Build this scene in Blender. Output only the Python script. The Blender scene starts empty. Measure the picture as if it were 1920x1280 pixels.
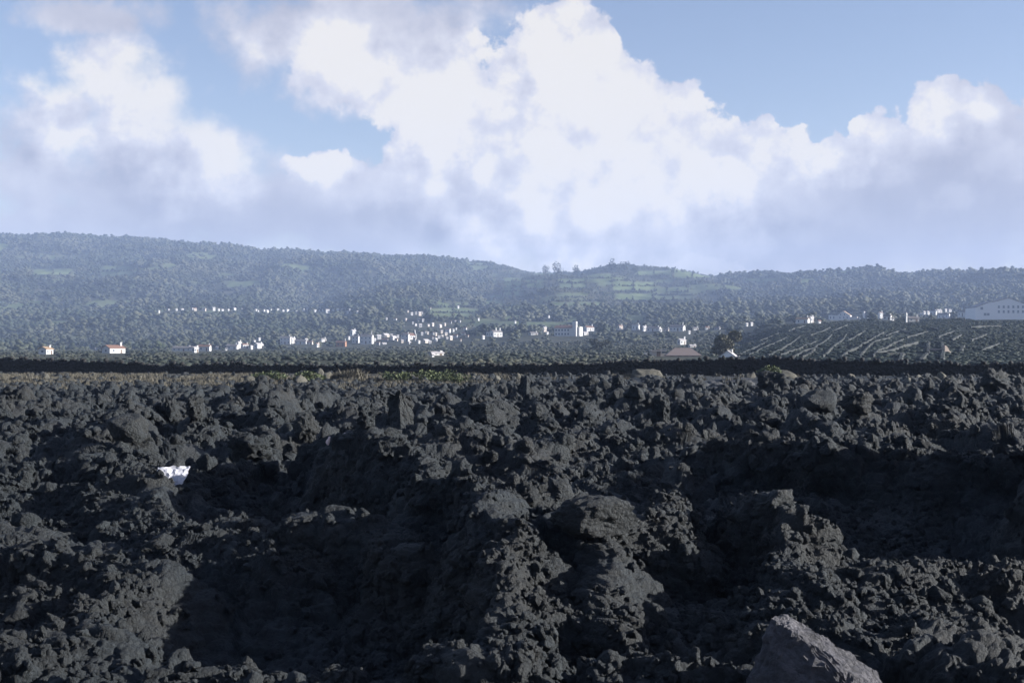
import bpy, math, random
import numpy as np
from mathutils import Vector, noise as mnoise, Euler, Matrix

# ------------------------------------------------------------------ camera, sky, sun
SC = bpy.context.scene
COL = SC.collection
H = 2.6            # eye height above the lava plain (m)
FPX = 2400.0       # focal length in photo pixels (1920 wide)
YH = 650.0         # photo row of the true horizon
SUN_AZ, SUN_EL = math.radians(93), math.radians(15.5)     # to the right of the view, low
cam_d = bpy.data.cameras.new('camera'); cam = bpy.data.objects.new('camera', cam_d); COL.objects.link(cam)
cam_d.sensor_width = 36; cam_d.lens = 36 * FPX / 1920
cam_d.shift_y = (YH - 640) / 1920; cam_d.clip_end = 20000; cam_d.clip_start = 0.05
cam.location = (0, 0, H); cam.rotation_euler = (math.radians(90), 0, 0)
SC.camera = cam
SC.view_settings.view_transform = 'Standard'; SC.view_settings.look = 'None'
SC.view_settings.gamma = 1; SC.view_settings.exposure = 1.5
SC.view_settings.use_curve_mapping = False
SC.render.engine = 'CYCLES'
SC.cycles.use_denoising = True
SC.cycles.max_bounces = 6; SC.cycles.volume_bounces = 1
SC.cycles.diffuse_bounces = 3

sun_d = bpy.data.lights.new('sun', 'SUN'); sun = bpy.data.objects.new('sun', sun_d); COL.objects.link(sun)
sun_d.energy = 5.0; sun_d.angle = math.radians(0.53); sun_d.color = (1.0, 0.965, 0.92)
sdir = Vector((math.sin(SUN_AZ) * math.cos(SUN_EL), math.cos(SUN_AZ) * math.cos(SUN_EL), math.sin(SUN_EL)))
sun.rotation_euler = sdir.to_track_quat('Z', 'Y').to_euler()
sun.location = sdir * 50


class NT:
    """tiny node-tree helper"""
    def __init__(s, tree): s.t = tree; s.n = tree.nodes; s.l = tree.links
    def node(s, typ, **kw):
        n = s.n.new(typ)
        for k, v in kw.items(): setattr(n, k, v)
        return n
    def put(s, sock, v):
        if isinstance(v, bpy.types.NodeSocket): s.l.new(v, sock)
        elif v is not None:
            try: sock.default_value = v
            except Exception: sock.default_value = (*v, 1.0)
    def m(s, op, a, b=None, c=None, clamp=False):
        n = s.node('ShaderNodeMath', operation=op, use_clamp=clamp)
        s.put(n.inputs[0], a); s.put(n.inputs[1], b); s.put(n.inputs[2], c)
        return n.outputs[0]
    def mix(s, f, a, b, blend='MIX'):
        n = s.node('ShaderNodeMix', data_type='RGBA', blend_type=blend)
        s.put(n.inputs[0], f); s.put(n.inputs[6], a); s.put(n.inputs[7], b)
        return n.outputs[2]
    def noise(s, vec, scale, detail=4, rough=0.5, dist=0.0):
        n = s.node('ShaderNodeTexNoise')
        s.put(n.inputs['Vector'], vec); n.inputs['Scale'].default_value = scale
        n.inputs['Detail'].default_value = detail; n.inputs['Roughness'].default_value = rough
        n.inputs['Distortion'].default_value = dist
        return n.outputs[0]
    def ss(s, v, lo, hi, a=0.0, b=1.0):
        n = s.node('ShaderNodeMapRange', interpolation_type='SMOOTHSTEP')
        s.put(n.inputs[0], v); n.inputs[1].default_value = lo; n.inputs[2].default_value = hi
        n.inputs[3].default_value = a; n.inputs[4].default_value = b
        return n.outputs[0]


def make_world():
    w = bpy.data.worlds.new('World'); SC.world = w; w.use_nodes = True
    t = NT(w.node_tree); t.n.clear()
    STR = 0.06; CLD = 0.322    # cloud radiance before exposure
    sky = t.node('ShaderNodeTexSky', sky_type='NISHITA', sun_disc=False)
    sky.sun_elevation = SUN_EL; sky.sun_rotation = SUN_AZ
    sky.air_density = 1.0; sky.dust_density = 0.6; sky.ozone_density = 1.6
    tc = t.node('ShaderNodeTexCoord'); d = tc.outputs['Generated']
    sep = t.node('ShaderNodeSeparateXYZ'); t.put(sep.inputs[0], d)
    az = t.m('ARCTAN2', sep.outputs[0], sep.outputs[1]); el = t.m('ARCSINE', sep.outputs[2])

    def ang(x, y):
        a = math.atan((x - 960) / FPX)
        return a, math.atan((YH - y) / FPX * math.cos(a))

    # billow warp of the lookup so the outlines become cauliflower-like
    n1 = t.node('ShaderNodeTexNoise'); t.put(n1.inputs['Vector'], d)
    n1.inputs['Scale'].default_value = 15; n1.inputs['Detail'].default_value = 9; n1.inputs['Roughness'].default_value = 0.58
    sc_ = t.node('ShaderNodeSeparateColor'); t.put(sc_.inputs[0], n1.outputs['Color'])
    azw = t.m('MULTIPLY_ADD', t.m('SUBTRACT', sc_.outputs[0], 0.5), 0.10, az)
    elw = t.m('MULTIPLY_ADD', t.m('SUBTRACT', sc_.outputs[1], 0.5), 0.07, el)

    def blob(x, y, rx, ry, A=azw, E=elw):
        a, e = ang(x, y)
        u = t.m('MULTIPLY', t.m('SUBTRACT', A, a), FPX / rx)
        v = t.m('MULTIPLY', t.m('SUBTRACT', E, e), FPX / ry)
        q = t.m('ADD', t.m('MULTIPLY', u, u), t.m('MULTIPLY', v, v))
        return t.m('SUBTRACT', 1.0, t.m('SQRT', q))

    def union(bs, k=0.25):
        r = bs[0]
        for b in bs[1:]: r = t.m('SMOOTH_MAX', r, b, k)
        return r

    hard = [(1050, 160, 120, 170), (1130, 200, 110, 120), (1230, 260, 105, 110), (1010, 330, 320, 160), (1300, 360, 260, 130),
            (1410, 270, 60, 62), (1490, 290, 70, 60), (1560, 300, 80, 55), (1650, 270, 48, 65),
            (1760, 225, 62, 62), (1830, 235, 60, 60), (1890, 260, 70, 80), (1780, 340, 230, 120), (1560, 390, 420, 110),
            (800, 130, 130, 110), (860, 220, 130, 120), (690, 120, 150, 80), (560, 300, 42, 26), (610, 300, 45, 32), (655, 325, 50, 32)]
    soft = [(200, 150, 70, 80), (260, 240, 120, 110), (370, 290, 100, 80), (330, 370, 330, 110), (60, 330, 120, 130),
            (530, 60, 145, 68), (180, 40, 110, 40), (640, 155, 105, 58), (620, 390, 420, 90), (960, 420, 620, 120),
            (1500, 450, 800, 110), (100, 430, 500, 80), (740, 30, 260, 60), (110, 220, 80, 60)]
    S1 = union([blob(*b) for b in hard])
    S2 = union([blob(*b) for b in soft])
    f_fine = t.noise(d, 40, 10, 0.58)
    f_big = t.noise(d, 9, 6, 0.55)
    det = t.m('ADD', t.m('MULTIPLY', t.m('SUBTRACT', f_fine, 0.5), 1.15), t.m('MULTIPLY', t.m('SUBTRACT', f_big, 0.5), 0.35))
    # outside the frame broken cumulus goes on, thinned and cleared overhead to weaken fill light
    g = t.m('MULTIPLY', t.m('SUBTRACT', t.noise(d, 3.2, 8, 0.55), 0.53), 5.0)
    away = t.m('MAXIMUM', t.ss(t.m('ABSOLUTE', az), 0.40, 0.55), t.ss(el, 0.27, 0.36))
    g = t.m('ADD', g, t.m('MULTIPLY', t.m('SUBTRACT', away, 1.0), 4.0))
    low = t.ss(el, 0.34, 0.05, -1.6, 0.6)
    g = t.m('ADD', g, t.m('MULTIPLY', low, away))
    F1 = t.m('ADD', t.m('MAXIMUM', S1, g), det)
    F2 = t.m('ADD', S2, det)
    a1 = t.ss(F1, -0.02, 0.11)
    a2 = t.m('MULTIPLY', t.ss(F2, -0.25, 0.50), 0.97)
    alpha = t.m('SUBTRACT', 1.0, t.m('MULTIPLY', t.m('SUBTRACT', 1.0, a1), t.m('SUBTRACT', 1.0, a2)))
    # self shading of the cumulus: density difference towards the sun
    off = t.node('ShaderNodeVectorMath', operation='ADD'); t.put(off.inputs[0], d); off.inputs[1].default_value = (0.012, 0, 0.012)
    dif = t.m('SUBTRACT', t.noise(d, 15, 6, 0.5), t.noise(off.outputs[0], 15, 6, 0.5))
    off2 = t.node('ShaderNodeVectorMath', operation='ADD'); t.put(off2.inputs[0], d); off2.inputs[1].default_value = (0.005, 0, 0.006)
    dif2 = t.m('SUBTRACT', f_fine, t.noise(off2.outputs[0], 34, 9, 0.55))
    bright = union([blob(*b) for b in [(840, 190, 190, 150), (1060, 130, 170, 170), (1200, 260, 200, 150), (1340, 345, 90, 60),
                                       (1440, 265, 110, 80), (1560, 290, 140, 60), (1760, 215, 90, 70), (590, 300, 90, 40),
                                       (1840, 215, 80, 50), (300, 210, 150, 110), (1640, 260, 70, 60), (1120, 380, 330, 150), (150, 190, 150, 110), (640, 110, 200, 90), (380, 300, 120, 80), (1000, 300, 200, 140)]], 0.3)
    dark = union([blob(*b) for b in [(1480, 455, 420, 75), (560, 425, 480, 60), (250, 330, 170, 70), (1800, 400, 260, 130), (60, 250, 60, 50)]], 0.3)
    tone = t.m('ADD', 0.51, t.m('MULTIPLY', t.ss(bright, -0.3, 0.9), 0.50))
    tone = t.m('SUBTRACT', tone, t.m('MULTIPLY', t.ss(dark, -0.4, 0.7), 0.30))
    lit = t.ss(bright, -0.5, 0.4, 0.25, 1.0)
    tone = t.m('ADD', tone, t.m('MULTIPLY', t.m('MULTIPLY', dif, lit), 1.1))
    tone = t.m('ADD', tone, t.m('MULTIPLY', t.m('MULTIPLY', dif2, lit), 1.2), clamp=True)
    tone = t.m('ADD', tone, t.m('MULTIPLY', t.m('SUBTRACT', f_big, 0.5), 0.22), clamp=True)
    puffs = union([blob(*b) for b in [(1780, 375, 60, 26), (1872, 285, 55, 48), (1040, 478, 120, 26), (600, 302, 95, 30), (110, 330, 95, 60), (1290, 500, 150, 12), (1335, 342, 75, 42),
                                      (720, 350, 90, 40), (930, 420, 110, 40), (1620, 330, 80, 40), (860, 200, 130, 120), (1100, 160, 130, 150), (240, 150, 80, 60)]], 0.15)
    tone = t.m('ADD', tone, t.m('MULTIPLY', t.ss(t.m('ADD', puffs, t.m('MULTIPLY', det, 0.9)), -0.25, 0.45), 0.17), clamp=True)
    cr = t.node('ShaderNodeValToRGB'); t.put(cr.inputs[0], tone)
    e = cr.color_ramp.elements
    e[0].position = 0.0; e[0].color = (0.34, 0.35, 0.445, 1)
    e[1].position = 1.0; e[1].color = (0.96, 0.92, 0.87, 1)
    x = e.new(0.5); x.color = (0.60, 0.605, 0.695, 1)
    x = e.new(0.8); x.color = (0.77, 0.77, 0.84, 1)
    cl = t.mix(1.0, cr.outputs[0], (CLD / STR, CLD / STR, CLD / STR, 1), 'MULTIPLY')
    blue = t.mix(1.0, sky.outputs[0], (SKYGAIN[0], SKYGAIN[1], SKYGAIN[2], 1), 'MULTIPLY')
    c = t.mix(alpha, blue, cl)
    bg = t.node('ShaderNodeBackground'); t.put(bg.inputs[0], c); bg.inputs[1].default_value = STR
    out = t.node('ShaderNodeOutputWorld'); t.l.new(bg.outputs[0], out.inputs[0])
SKYGAIN = (1.03, 0.91, 0.98)
make_world()

# ------------------------------------------------------------------ helpers
rng = np.random.default_rng(7); random.seed(7)

def tag(o, label=None, cat=None, group=None, kind=None):
    if label: o['label'] = label
    if cat: o['category'] = cat
    if group: o['group'] = group
    if kind: o['kind'] = kind
    return o

def link(name, me, parent=None, loc=None, rot=None, scale=None):
    o = bpy.data.objects.new(name, me); COL.objects.link(o)
    if parent: o.parent = parent
    if loc is not None: o.location = loc
    if rot is not None: o.rotation_euler = rot
    if scale is not None: o.scale = scale
    return o

def mesh_np(name, V, F, mat=None, smooth=False, matidx=None):
    """V (n,3); F (m,k) index array or list of faces"""
    me = bpy.data.meshes.new(name)
    if isinstance(F, np.ndarray):
        m, k = F.shape
        me.vertices.add(len(V)); me.vertices.foreach_set('co', np.asarray(V, np.float32).ravel())
        me.loops.add(m * k); me.loops.foreach_set('vertex_index', F.astype(np.int32).ravel())
        me.polygons.add(m); me.polygons.foreach_set('loop_start', np.arange(0, m * k, k, dtype=np.int32))
        me.update(calc_edges=True)
    else:
        me.from_pydata([tuple(v) for v in V], [], F)
    for mm in (mat if isinstance(mat, (list, tuple)) else [mat]):
        if mm: me.materials.append(mm)
    if smooth: me.polygons.foreach_set('use_smooth', np.ones(len(me.polygons), bool))
    if matidx is not None: me.polygons.foreach_set('material_index', np.asarray(matidx, np.int32))
    me.validate(); me.update()
    return me

def hashu(ix, iy, seed):
    h = (ix.astype(np.int64) * 374761393 + iy.astype(np.int64) * 668265263 + seed * 974634599) & 0xFFFFFFFF
    h = ((h ^ (h >> 13)) * 1274126177) & 0xFFFFFFFF
    h = ((h ^ (h >> 16)) * 2246822519) & 0xFFFFFFFF
    return ((h ^ (h >> 15)) & 0xFFFFFF) / float(0x1000000)

def gnoise(x, y, seed=0):
    ix = np.floor(x); iy = np.floor(y); fx = x - ix; fy = y - iy
    u = fx * fx * fx * (fx * (fx * 6 - 15) + 10); v = fy * fy * fy * (fy * (fy * 6 - 15) + 10)
    def gr(a, b):
        an = hashu(ix + a, iy + b, seed) * 2 * np.pi
        return np.cos(an) * (fx - a) + np.sin(an) * (fy - b)
    return ((gr(0, 0) * (1 - u) + gr(1, 0) * u) * (1 - v) + (gr(0, 1) * (1 - u) + gr(1, 1) * u) * v) * 1.5

def fbm(x, y, seed=0, octv=4, gain=0.5):
    s = 0; a = 1
    for i in range(octv):
        s = s + a * gnoise(x, y, seed + i); x = x * 2.03 + 11.3; y = y * 2.03 + 5.7; a *= gain
    return s

def domes(x, y, seed=0):
    """heaped rounded lumps: upper envelope of randomly sized domes, 0..1"""
    ix = np.floor(x); iy = np.floor(y); best = np.zeros_like(x)
    for a in (-1, 0, 1):
        for b in (-1, 0, 1):
            cx = ix + a; cy = iy + b
            px = cx + hashu(cx, cy, seed); py = cy + hashu(cx, cy, seed + 1)
            r = 0.45 + 0.5 * hashu(cx, cy, seed + 2)
            d2 = ((x - px) ** 2 + (y - py) ** 2) / (r * r)
            best = np.maximum(best, np.sqrt(np.clip(1 - d2, 0, 1)) * r)
    return best

def pix(x, y, D):
    """the place that the photo shows at pixel x, y if it stands D metres out"""
    return np.array([(x - 960) / FPX * D, D, H + (YH - y) / FPX * D])

# ------------------------------------------------------------------ materials
def bsdf_mat(name, rough=0.8, spec=0.3):
    m = bpy.data.materials.new(name); m.use_nodes = True
    t = NT(m.node_tree); b = t.n['Principled BSDF']
    b.inputs['Roughness'].default_value = rough
    b.inputs['Specular IOR Level'].default_value = spec
    return m, t, b

def lava_mat(name, c0, c1, brown, field=False, fine=1.0, rough=0.72):
    m, t, b = bsdf_mat(name, rough, 0.35)
    geo = t.node('ShaderNodeNewGeometry'); pos = geo.outputs['Position']
    n1 = t.noise(pos, 0.55, 5, 0.6); n2 = t.noise(pos, 7.0, 6, 0.65)
    c = t.mix(t.ss(n2, 0.3, 0.72), c0, c1)
    c = t.mix(t.m('MULTIPLY', t.ss(n1, 0.42, 0.66), 0.4), c, brown)
    sp = t.noise(pos, 30, 3, 0.6)
    c = t.mix(t.m('MULTIPLY', t.ss(sp, 0.60, 0.74), 0.4), c, (0.075, 0.078, 0.078, 1))
    if field:
        at = t.node('ShaderNodeAttribute', attribute_name='earth')
        ec = t.mix(t.ss(t.noise(pos, 1.4, 6, 0.7), 0.35, 0.65), (0.032, 0.033, 0.029, 1), (0.066, 0.064, 0.052, 1))
        gf = t.node('ShaderNodeAttribute', attribute_name='gravel')
        c = t.mix(at.outputs['Fac'], c, ec)
        c = t.mix(gf.outputs['Fac'], c, t.mix(sp, (0.03, 0.032, 0.034, 1), (0.08, 0.08, 0.08, 1)))
    else:
        oi = t.node('ShaderNodeObjectInfo')
        c = t.mix(1.0, c, t.mix(oi.outputs['Random'], (0.75, 0.76, 0.78, 1), (1.2, 1.19, 1.17, 1)), 'MULTIPLY')
    t.put(b.inputs['Base Color'], c)
    v = t.node('ShaderNodeTexVoronoi'); t.put(v.inputs['Vector'], pos); v.inputs['Scale'].default_value = 24 * fine
    hgt = t.m('ADD', t.m('MULTIPLY', v.outputs['Distance'], -0.55), t.m('MULTIPLY', t.noise(pos, 55 * fine, 6, 0.7), 0.9))
    bp = t.node('ShaderNodeBump'); bp.inputs['Strength'].default_value = 0.9; bp.inputs['Distance'].default_value = 0.085 / fine
    t.put(bp.inputs['Height'], hgt); t.l.new(bp.outputs[0], b.inputs['Normal'])
    return m

M = {}
M['lava'] = lava_mat('lava_ground', (0.0130, 0.0170, 0.0198, 1), (0.031, 0.0395, 0.0460, 1), (0.044, 0.041, 0.036, 1), field=True)
M['rock'] = lava_mat('lava_rock', (0.0130, 0.0170, 0.0198, 1), (0.031, 0.0395, 0.0460, 1), (0.042, 0.0400, 0.0360, 1))
M['pale_rock'] = lava_mat('pale_rock', (0.095, 0.094, 0.104, 1), (0.20, 0.194, 0.215, 1), (0.13, 0.127, 0.136, 1), fine=0.7)
M['lichen_rock'] = lava_mat('lichen_rock', (0.07, 0.068, 0.056, 1), (0.14, 0.135, 0.11, 1), (0.11, 0.10, 0.072, 1))
M['wall_stone'] = lava_mat('wall_stone', (0.013, 0.0135, 0.014, 1), (0.025, 0.0255, 0.026, 1), (0.022, 0.021, 0.018, 1))
M['field_wall'] = lava_mat('field_wall_stone', (0.018, 0.023, 0.0225, 1), (0.032, 0.037, 0.034, 1), (0.023, 0.028, 0.022, 1))

def plain(name, col, rough=0.8, var=0.15, scale=3.0):
    m, t, b = bsdf_mat(name, rough, 0.25)
    tc = t.node('ShaderNodeTexCoord')
    n = t.noise(tc.outputs['Object'], scale, 5, 0.6)
    lo = tuple(c * (1 - var) for c in col) + (1,); hi = tuple(min(1, c * (1 + var)) for c in col) + (1,)
    t.put(b.inputs['Base Color'], t.mix(n, lo, hi))
    return m

def leaf_mat(name, a, b_, c_):
    m, t, b = bsdf_mat(name, 0.7, 0.2)
    oi = t.node('ShaderNodeObjectInfo')
    geo = t.node('ShaderNodeNewGeometry')
    c = t.mix(t.m('ADD', t.m('MULTIPLY', oi.outputs['Random'], .35), t.m('MULTIPLY', t.ss(t.noise(geo.outputs['Position'], 0.0042, 6, .6), .38, .62), .65)), a, b_)
    big = t.noise(geo.outputs['Position'], 0.009, 7, 0.62)
    c = t.mix(t.ss(big, 0.42, 0.62), c, c_)
    n = t.noise(geo.outputs['Position'], 1.3, 4, 0.6)
    c = t.mix(1.0, c, t.mix(n, (0.75, 0.75, 0.75, 1), (1.2, 1.2, 1.18, 1)), 'MULTIPLY')
    t.put(b.inputs['Base Color'], c)
    return m
M['forest'] = leaf_mat('forest_leaf', (0.008, 0.012, 0.010, 1), (0.029, 0.040, 0.022, 1), (0.054, 0.058, 0.038, 1))
M['scrub'] = leaf_mat('scrub_leaf', (0.020, 0.026, 0.021, 1), (0.038, 0.046, 0.034, 1), (0.056, 0.058, 0.044, 1))
M['vine'] = leaf_mat('vine_leaf', (0.010, 0.017, 0.014, 1), (0.020, 0.030, 0.023, 1), (0.020, 0.028, 0.020, 1))
M['round_tree'] = leaf_mat('round_tree_leaf', (0.072, 0.078, 0.052, 1), (0.086, 0.092, 0.060, 1), (0.092, 0.090, 0.064, 1))
M['bark'] = plain('bark', (0.07, 0.055, 0.04))
M['white'] = plain('white_plaster', (0.45, 0.447, 0.44), 0.75, 0.06)
M['hall_white'] = plain('hall_whitewash', (0.80, 0.80, 0.80), 0.75, 0.04)
M['cream'] = plain('cream_plaster', (0.42, 0.37, 0.32), 0.75, 0.06)
M['grey_wall'] = plain('grey_plaster', (0.26, 0.26, 0.26), 0.8, 0.1)
M['tile'] = plain('roof_tile', (0.17, 0.10, 0.075), 0.8, 0.25, 6)
M['tile_tan'] = plain('tan_roof_tile', (0.24, 0.17, 0.11), 0.8, 0.2, 6)
M['tile_grey'] = plain('weathered_roof_tile', (0.14, 0.13, 0.13), 0.8, 0.2, 6)
M['tile_pale'] = plain('pale_roof', (0.36, 0.34, 0.34), 0.8, 0.1, 6)
M['tile_brown'] = plain('brown_roof_tile', (0.19, 0.155, 0.145), 0.8, 0.2, 6)
M['brick'] = plain('orange_brick', (0.24, 0.13, 0.085), 0.8, 0.2, 8)
M['glass'] = plain('dark_window', (0.06, 0.08, 0.11), 0.25, 0.1)
M['dim_window'] = plain('dim_window', (0.36, 0.39, 0.44), 0.4, 0.1)
M['door'] = plain('door_paint', (0.12, 0.09, 0.07), 0.5, 0.1)
M['wood'] = plain('pole_wood', (0.20, 0.18, 0.15), 0.8, 0.2)
M['plastic'] = plain('white_plastic', (0.50, 0.50, 0.54), 0.45, 0.06, 14)
M['pink'] = plain('pink_white_scrap', (0.75, 0.58, 0.54), 0.6, 0.15, 30)
M['dry_grass'] = plain('dry_grass', (0.115, 0.106, 0.083), 0.8, 0.3, 4)
M['green_leaf'] = plain('green_shrub_leaf', (0.080, 0.098, 0.046), 0.7, 0.35, 5)

# ------------------------------------------------------------------ the far country: plain, village slope, hills
cols = np.array([-900, 45, 300, 600, 800, 930, 1000, 1150, 1350, 1500, 1650, 1885, 2800.])
Drow = np.array([110, 200, 350, 500, 620, 800, 1000, 1300, 1700, 2100, 2500, 2900, 3400, 3900.])
Ytab = np.array([
 [707, 681, 668, 662, 660, 657, 652, 628, 583, 530, 480, 440, 438, 450],
 [707, 681, 668, 662, 660, 657, 652, 628, 583, 535, 485, 440, 445, 460],
 [707, 681, 668, 662, 660, 657, 650, 625, 584, 540, 490, 452, 455, 470],
 [707, 681, 668, 662, 660, 656, 645, 620, 584, 545, 505, 474, 480, 490],
 [707, 681, 668, 662, 659, 653, 640, 600, 566, 540, 515, 482, 488, 500],
 [707, 681, 668, 662, 657, 648, 634, 603, 575, 548, 522, 493, 500, 510],
 [707, 681, 668, 661, 655, 645, 630, 606, 575, 545, 518, 512, 515, 520],
 [707, 681, 668, 660, 652, 641, 624, 606, 572, 535, 506, 510, 520, 525],
 [707, 681, 666, 655, 648, 634, 617, 603, 574, 541, 519, 522, 525, 530],
 [706, 680, 650, 628, 608, 608, 609, 602, 572, 541, 521, 524, 528, 530],
 [705, 679, 643, 616, 601, 601, 602, 600, 570, 536, 515, 520, 525, 530],
 [705, 679, 637, 608, 597, 597, 597, 594, 560, 532, 512, 518, 525, 530],
 [705, 679, 637, 606, 596, 596, 595, 590, 556, 530, 511, 518, 525, 530]], float)

NR, NC = 420, 640
fD = np.exp(np.linspace(math.log(109.5), math.log(3900), NR))
fx = np.linspace(-560, 2480, NC)
ix = np.clip(np.searchsorted(cols, fx) - 1, 0, len(cols) - 2)
ft = (fx - cols[ix]) / (cols[ix + 1] - cols[ix]); ft = ft * ft * (3 - 2 * ft)
prof = np.array([np.interp(fD, Drow, r) for r in Ytab])            # columns x depths
FY = (prof[ix] * (1 - ft)[:, None] + prof[ix + 1] * ft[:, None]).T  # depth, column
for _ in range(3):
    p = np.pad(FY, ((4, 4), (0, 0)), 'edge'); FY = sum(p[i:i + NR] for i in range(9)) / 9
    p = np.pad(FY, ((0, 0), (4, 4)), 'edge'); FY = sum(p[:, i:i + NC] for i in range(9)) / 9
FX = (fx[None, :] - 960) / FPX * fD[:, None]; FYd = np.repeat(fD[:, None], NC, 1)
FZ = H + (YH - FY) / FPX * FYd
hill = np.clip((FYd - 700) / 1400, 0, 1)
FZ = FZ + (fbm(FX / 240, FYd / 260, 3, 4) * 12 + gnoise(FX / 120, FYd / 600, 15) * 17) * hill * np.clip((3000 - FYd) / 500, .35, 1) + fbm(FX / 45, FYd / 45, 9, 3) * (0.25 + 2.0 * hill) * np.clip((FYd - 108) / 60, 0, 1)
FZ = np.maximum(FZ, -0.8)

def far_z(X, D):
    r = np.interp(D, fD, np.arange(NR)); c = (960 + FPX * X / D - fx[0]) / (fx[1] - fx[0])
    r = np.clip(r, 0, NR - 1.001); c = np.clip(c, 0, NC - 1.001)
    i = np.floor(r).astype(int); j = np.floor(c).astype(int); a = r - i; b = c - j
    return (FZ[i, j] * (1 - b) + FZ[i, j + 1] * b) * (1 - a) + (FZ[i + 1, j] * (1 - b) + FZ[i + 1, j + 1] * b) * a

YPX = YH - (FZ - H) / FYd * FPX           # photo row of every terrain vertex

def ground_hit(x, y, dmin=115):
    """first place out along the sight line x where the land reaches photo row y"""
    D = np.exp(np.linspace(math.log(dmin), math.log(3300), 1500)); X = (x - 960) / FPX * D
    yy = YH - (far_z(X, D) - H) / D * FPX
    k = np.argmax(yy <= y)
    if yy[k] > y: k = int(np.argmin(yy))
    return float(D[k]), float(X[k]), float(far_z(X[k:k + 1], D[k:k + 1])[0])

# pastures seen on the hills (photo boxes), as land cover on the terrain
PAST = [(60, 140, 504, 516, .8), (188, 252, 498, 519, .8), (50, 280, 478, 490, .35), (942, 980, 520, 556, 1), (984, 1022, 523, 540, .9),
        (1045, 1100, 522, 540, .9), (1148, 1228, 528, 545, .9), (1040, 1105, 548, 556, .6), (1150, 1225, 550, 563, .9), (1030, 1130, 566, 576, .8),
        (1190, 1262, 507, 516, .9), (1262, 1335, 500, 521, .9), (1395, 1460, 521, 529, .8), (1250, 1290, 538, 546, .7), (1100, 1148, 512, 520, .7),
        (850, 880, 566, 574, .8), (906, 945, 562, 573, .8), (800, 900, 578, 596, .7), (943, 978, 590, 600, .9), (880, 920, 496, 512, .5), (1225, 1300, 555, 562, .6),
        (60, 240, 600, 640, .25), (1000, 1040, 508, 516, .6)]
past = np.zeros_like(FZ); bare = np.zeros_like(FZ); fxx = np.repeat(fx[None, :], NR, 0)
wob = fbm(FX / 60, FYd / 60, 21, 3)
for x0, x1, y0, y1, s in PAST:
    e = np.minimum(np.minimum(fxx - x0, x1 - fxx) / 6, np.minimum(YPX - y0, y1 - YPX) / 2) + wob * 0.5
    past = np.maximum(past, np.clip(e, 0, 1) * s)
    bare = np.maximum(bare, ((fxx > x0 - 2) & (fxx < x1 + 2) & (YPX > y0 - 1) & (YPX < y1 + 4)) * (s > .55))
cx_, cy_ = np.floor(FX / 55 + .3 * wob), np.floor(FYd / 75 + .3 * wob)
patch = (hashu(cx_, cy_, 77) < np.clip(.10 + .06 * ((fxx > 900) & (fxx < 1400)) + .3 * fbm(FX / 400, FYd / 300, 78, 2), 0, .6)) * (.25 + .45 * hashu(cx_, cy_, 79))
past = np.maximum(past, patch * (FYd > 1250)); past *= (FYd > 700)

def terr_mat():
    m, t, b = bsdf_mat('hill_ground', 0.9, 0.1)
    geo = t.node('ShaderNodeNewGeometry'); pos = geo.outputs['Position']
    at = t.node('ShaderNodeAttribute', attribute_name='pasture')
    vi = t.node('ShaderNodeAttribute', attribute_name='vineyard')
    c = t.mix(t.ss(t.noise(pos, 0.02, 6, 0.65), 0.35, 0.65), (0.025, 0.030, 0.020, 1), (0.06, 0.06, 0.043, 1))
    c = t.mix(vi.outputs['Fac'], c, t.mix(t.noise(pos, 0.2, 5, 0.6), (0.012, 0.018, 0.016, 1), (0.026, 0.032, 0.025, 1)))
    g = t.mix(t.ss(t.noise(pos, 0.03, 5, 0.6), 0.35, 0.65), (0.085, 0.118, 0.048, 1), (0.13, 0.16, 0.075, 1))
    c = t.mix(at.outputs['Fac'], c, g)
    t.put(b.inputs['Base Color'], c)
    return m
M['terrain'] = terr_mat()

def grid_faces(nr, nc):
    i = np.arange(nr - 1)[:, None] * nc + np.arange(nc - 1)[None, :]
    return np.stack([i, i + 1, i + nc + 1, i + nc], -1).reshape(-1, 4)
me = mesh_np('hillside', np.stack([FX, FYd, FZ], -1).reshape(-1, 3), grid_faces(NR, NC), M['terrain'], True)
a = me.attributes.new('pasture', 'FLOAT', 'POINT'); a.data.foreach_set('value', past.astype(np.float32).ravel())
viney = np.clip((fxx - 1280 + wob * 40) / 90, 0, 1) * np.clip((640 - FYd) / 40, 0, 1)
a = me.attributes.new('vineyard', 'FLOAT', 'POINT'); a.data.foreach_set('value', viney.astype(np.float32).ravel())
tag(link('hillside', me), kind='structure')
# the lava plain goes on all round the viewer
me = mesh_np('lava_plain', [(-3200, -260, -2.4), (3200, -260, -2.4), (3200, 116, -2.4), (-3200, 116, -2.4)], [(0, 1, 2, 3)], M['lava'])
for an in ('earth', 'gravel'): me.attributes.new(an, 'FLOAT', 'POINT')
tag(link('lava_plain', me), kind='structure')

# ------------------------------------------------------------------ the lava field (aa lava: ridges, hollows, knobbly skin)
NS, NRL = 1000, 900
sgrid = np.linspace(-1, 1, NS)
WX = lambda D: 0.48 * D + 1.8

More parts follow.
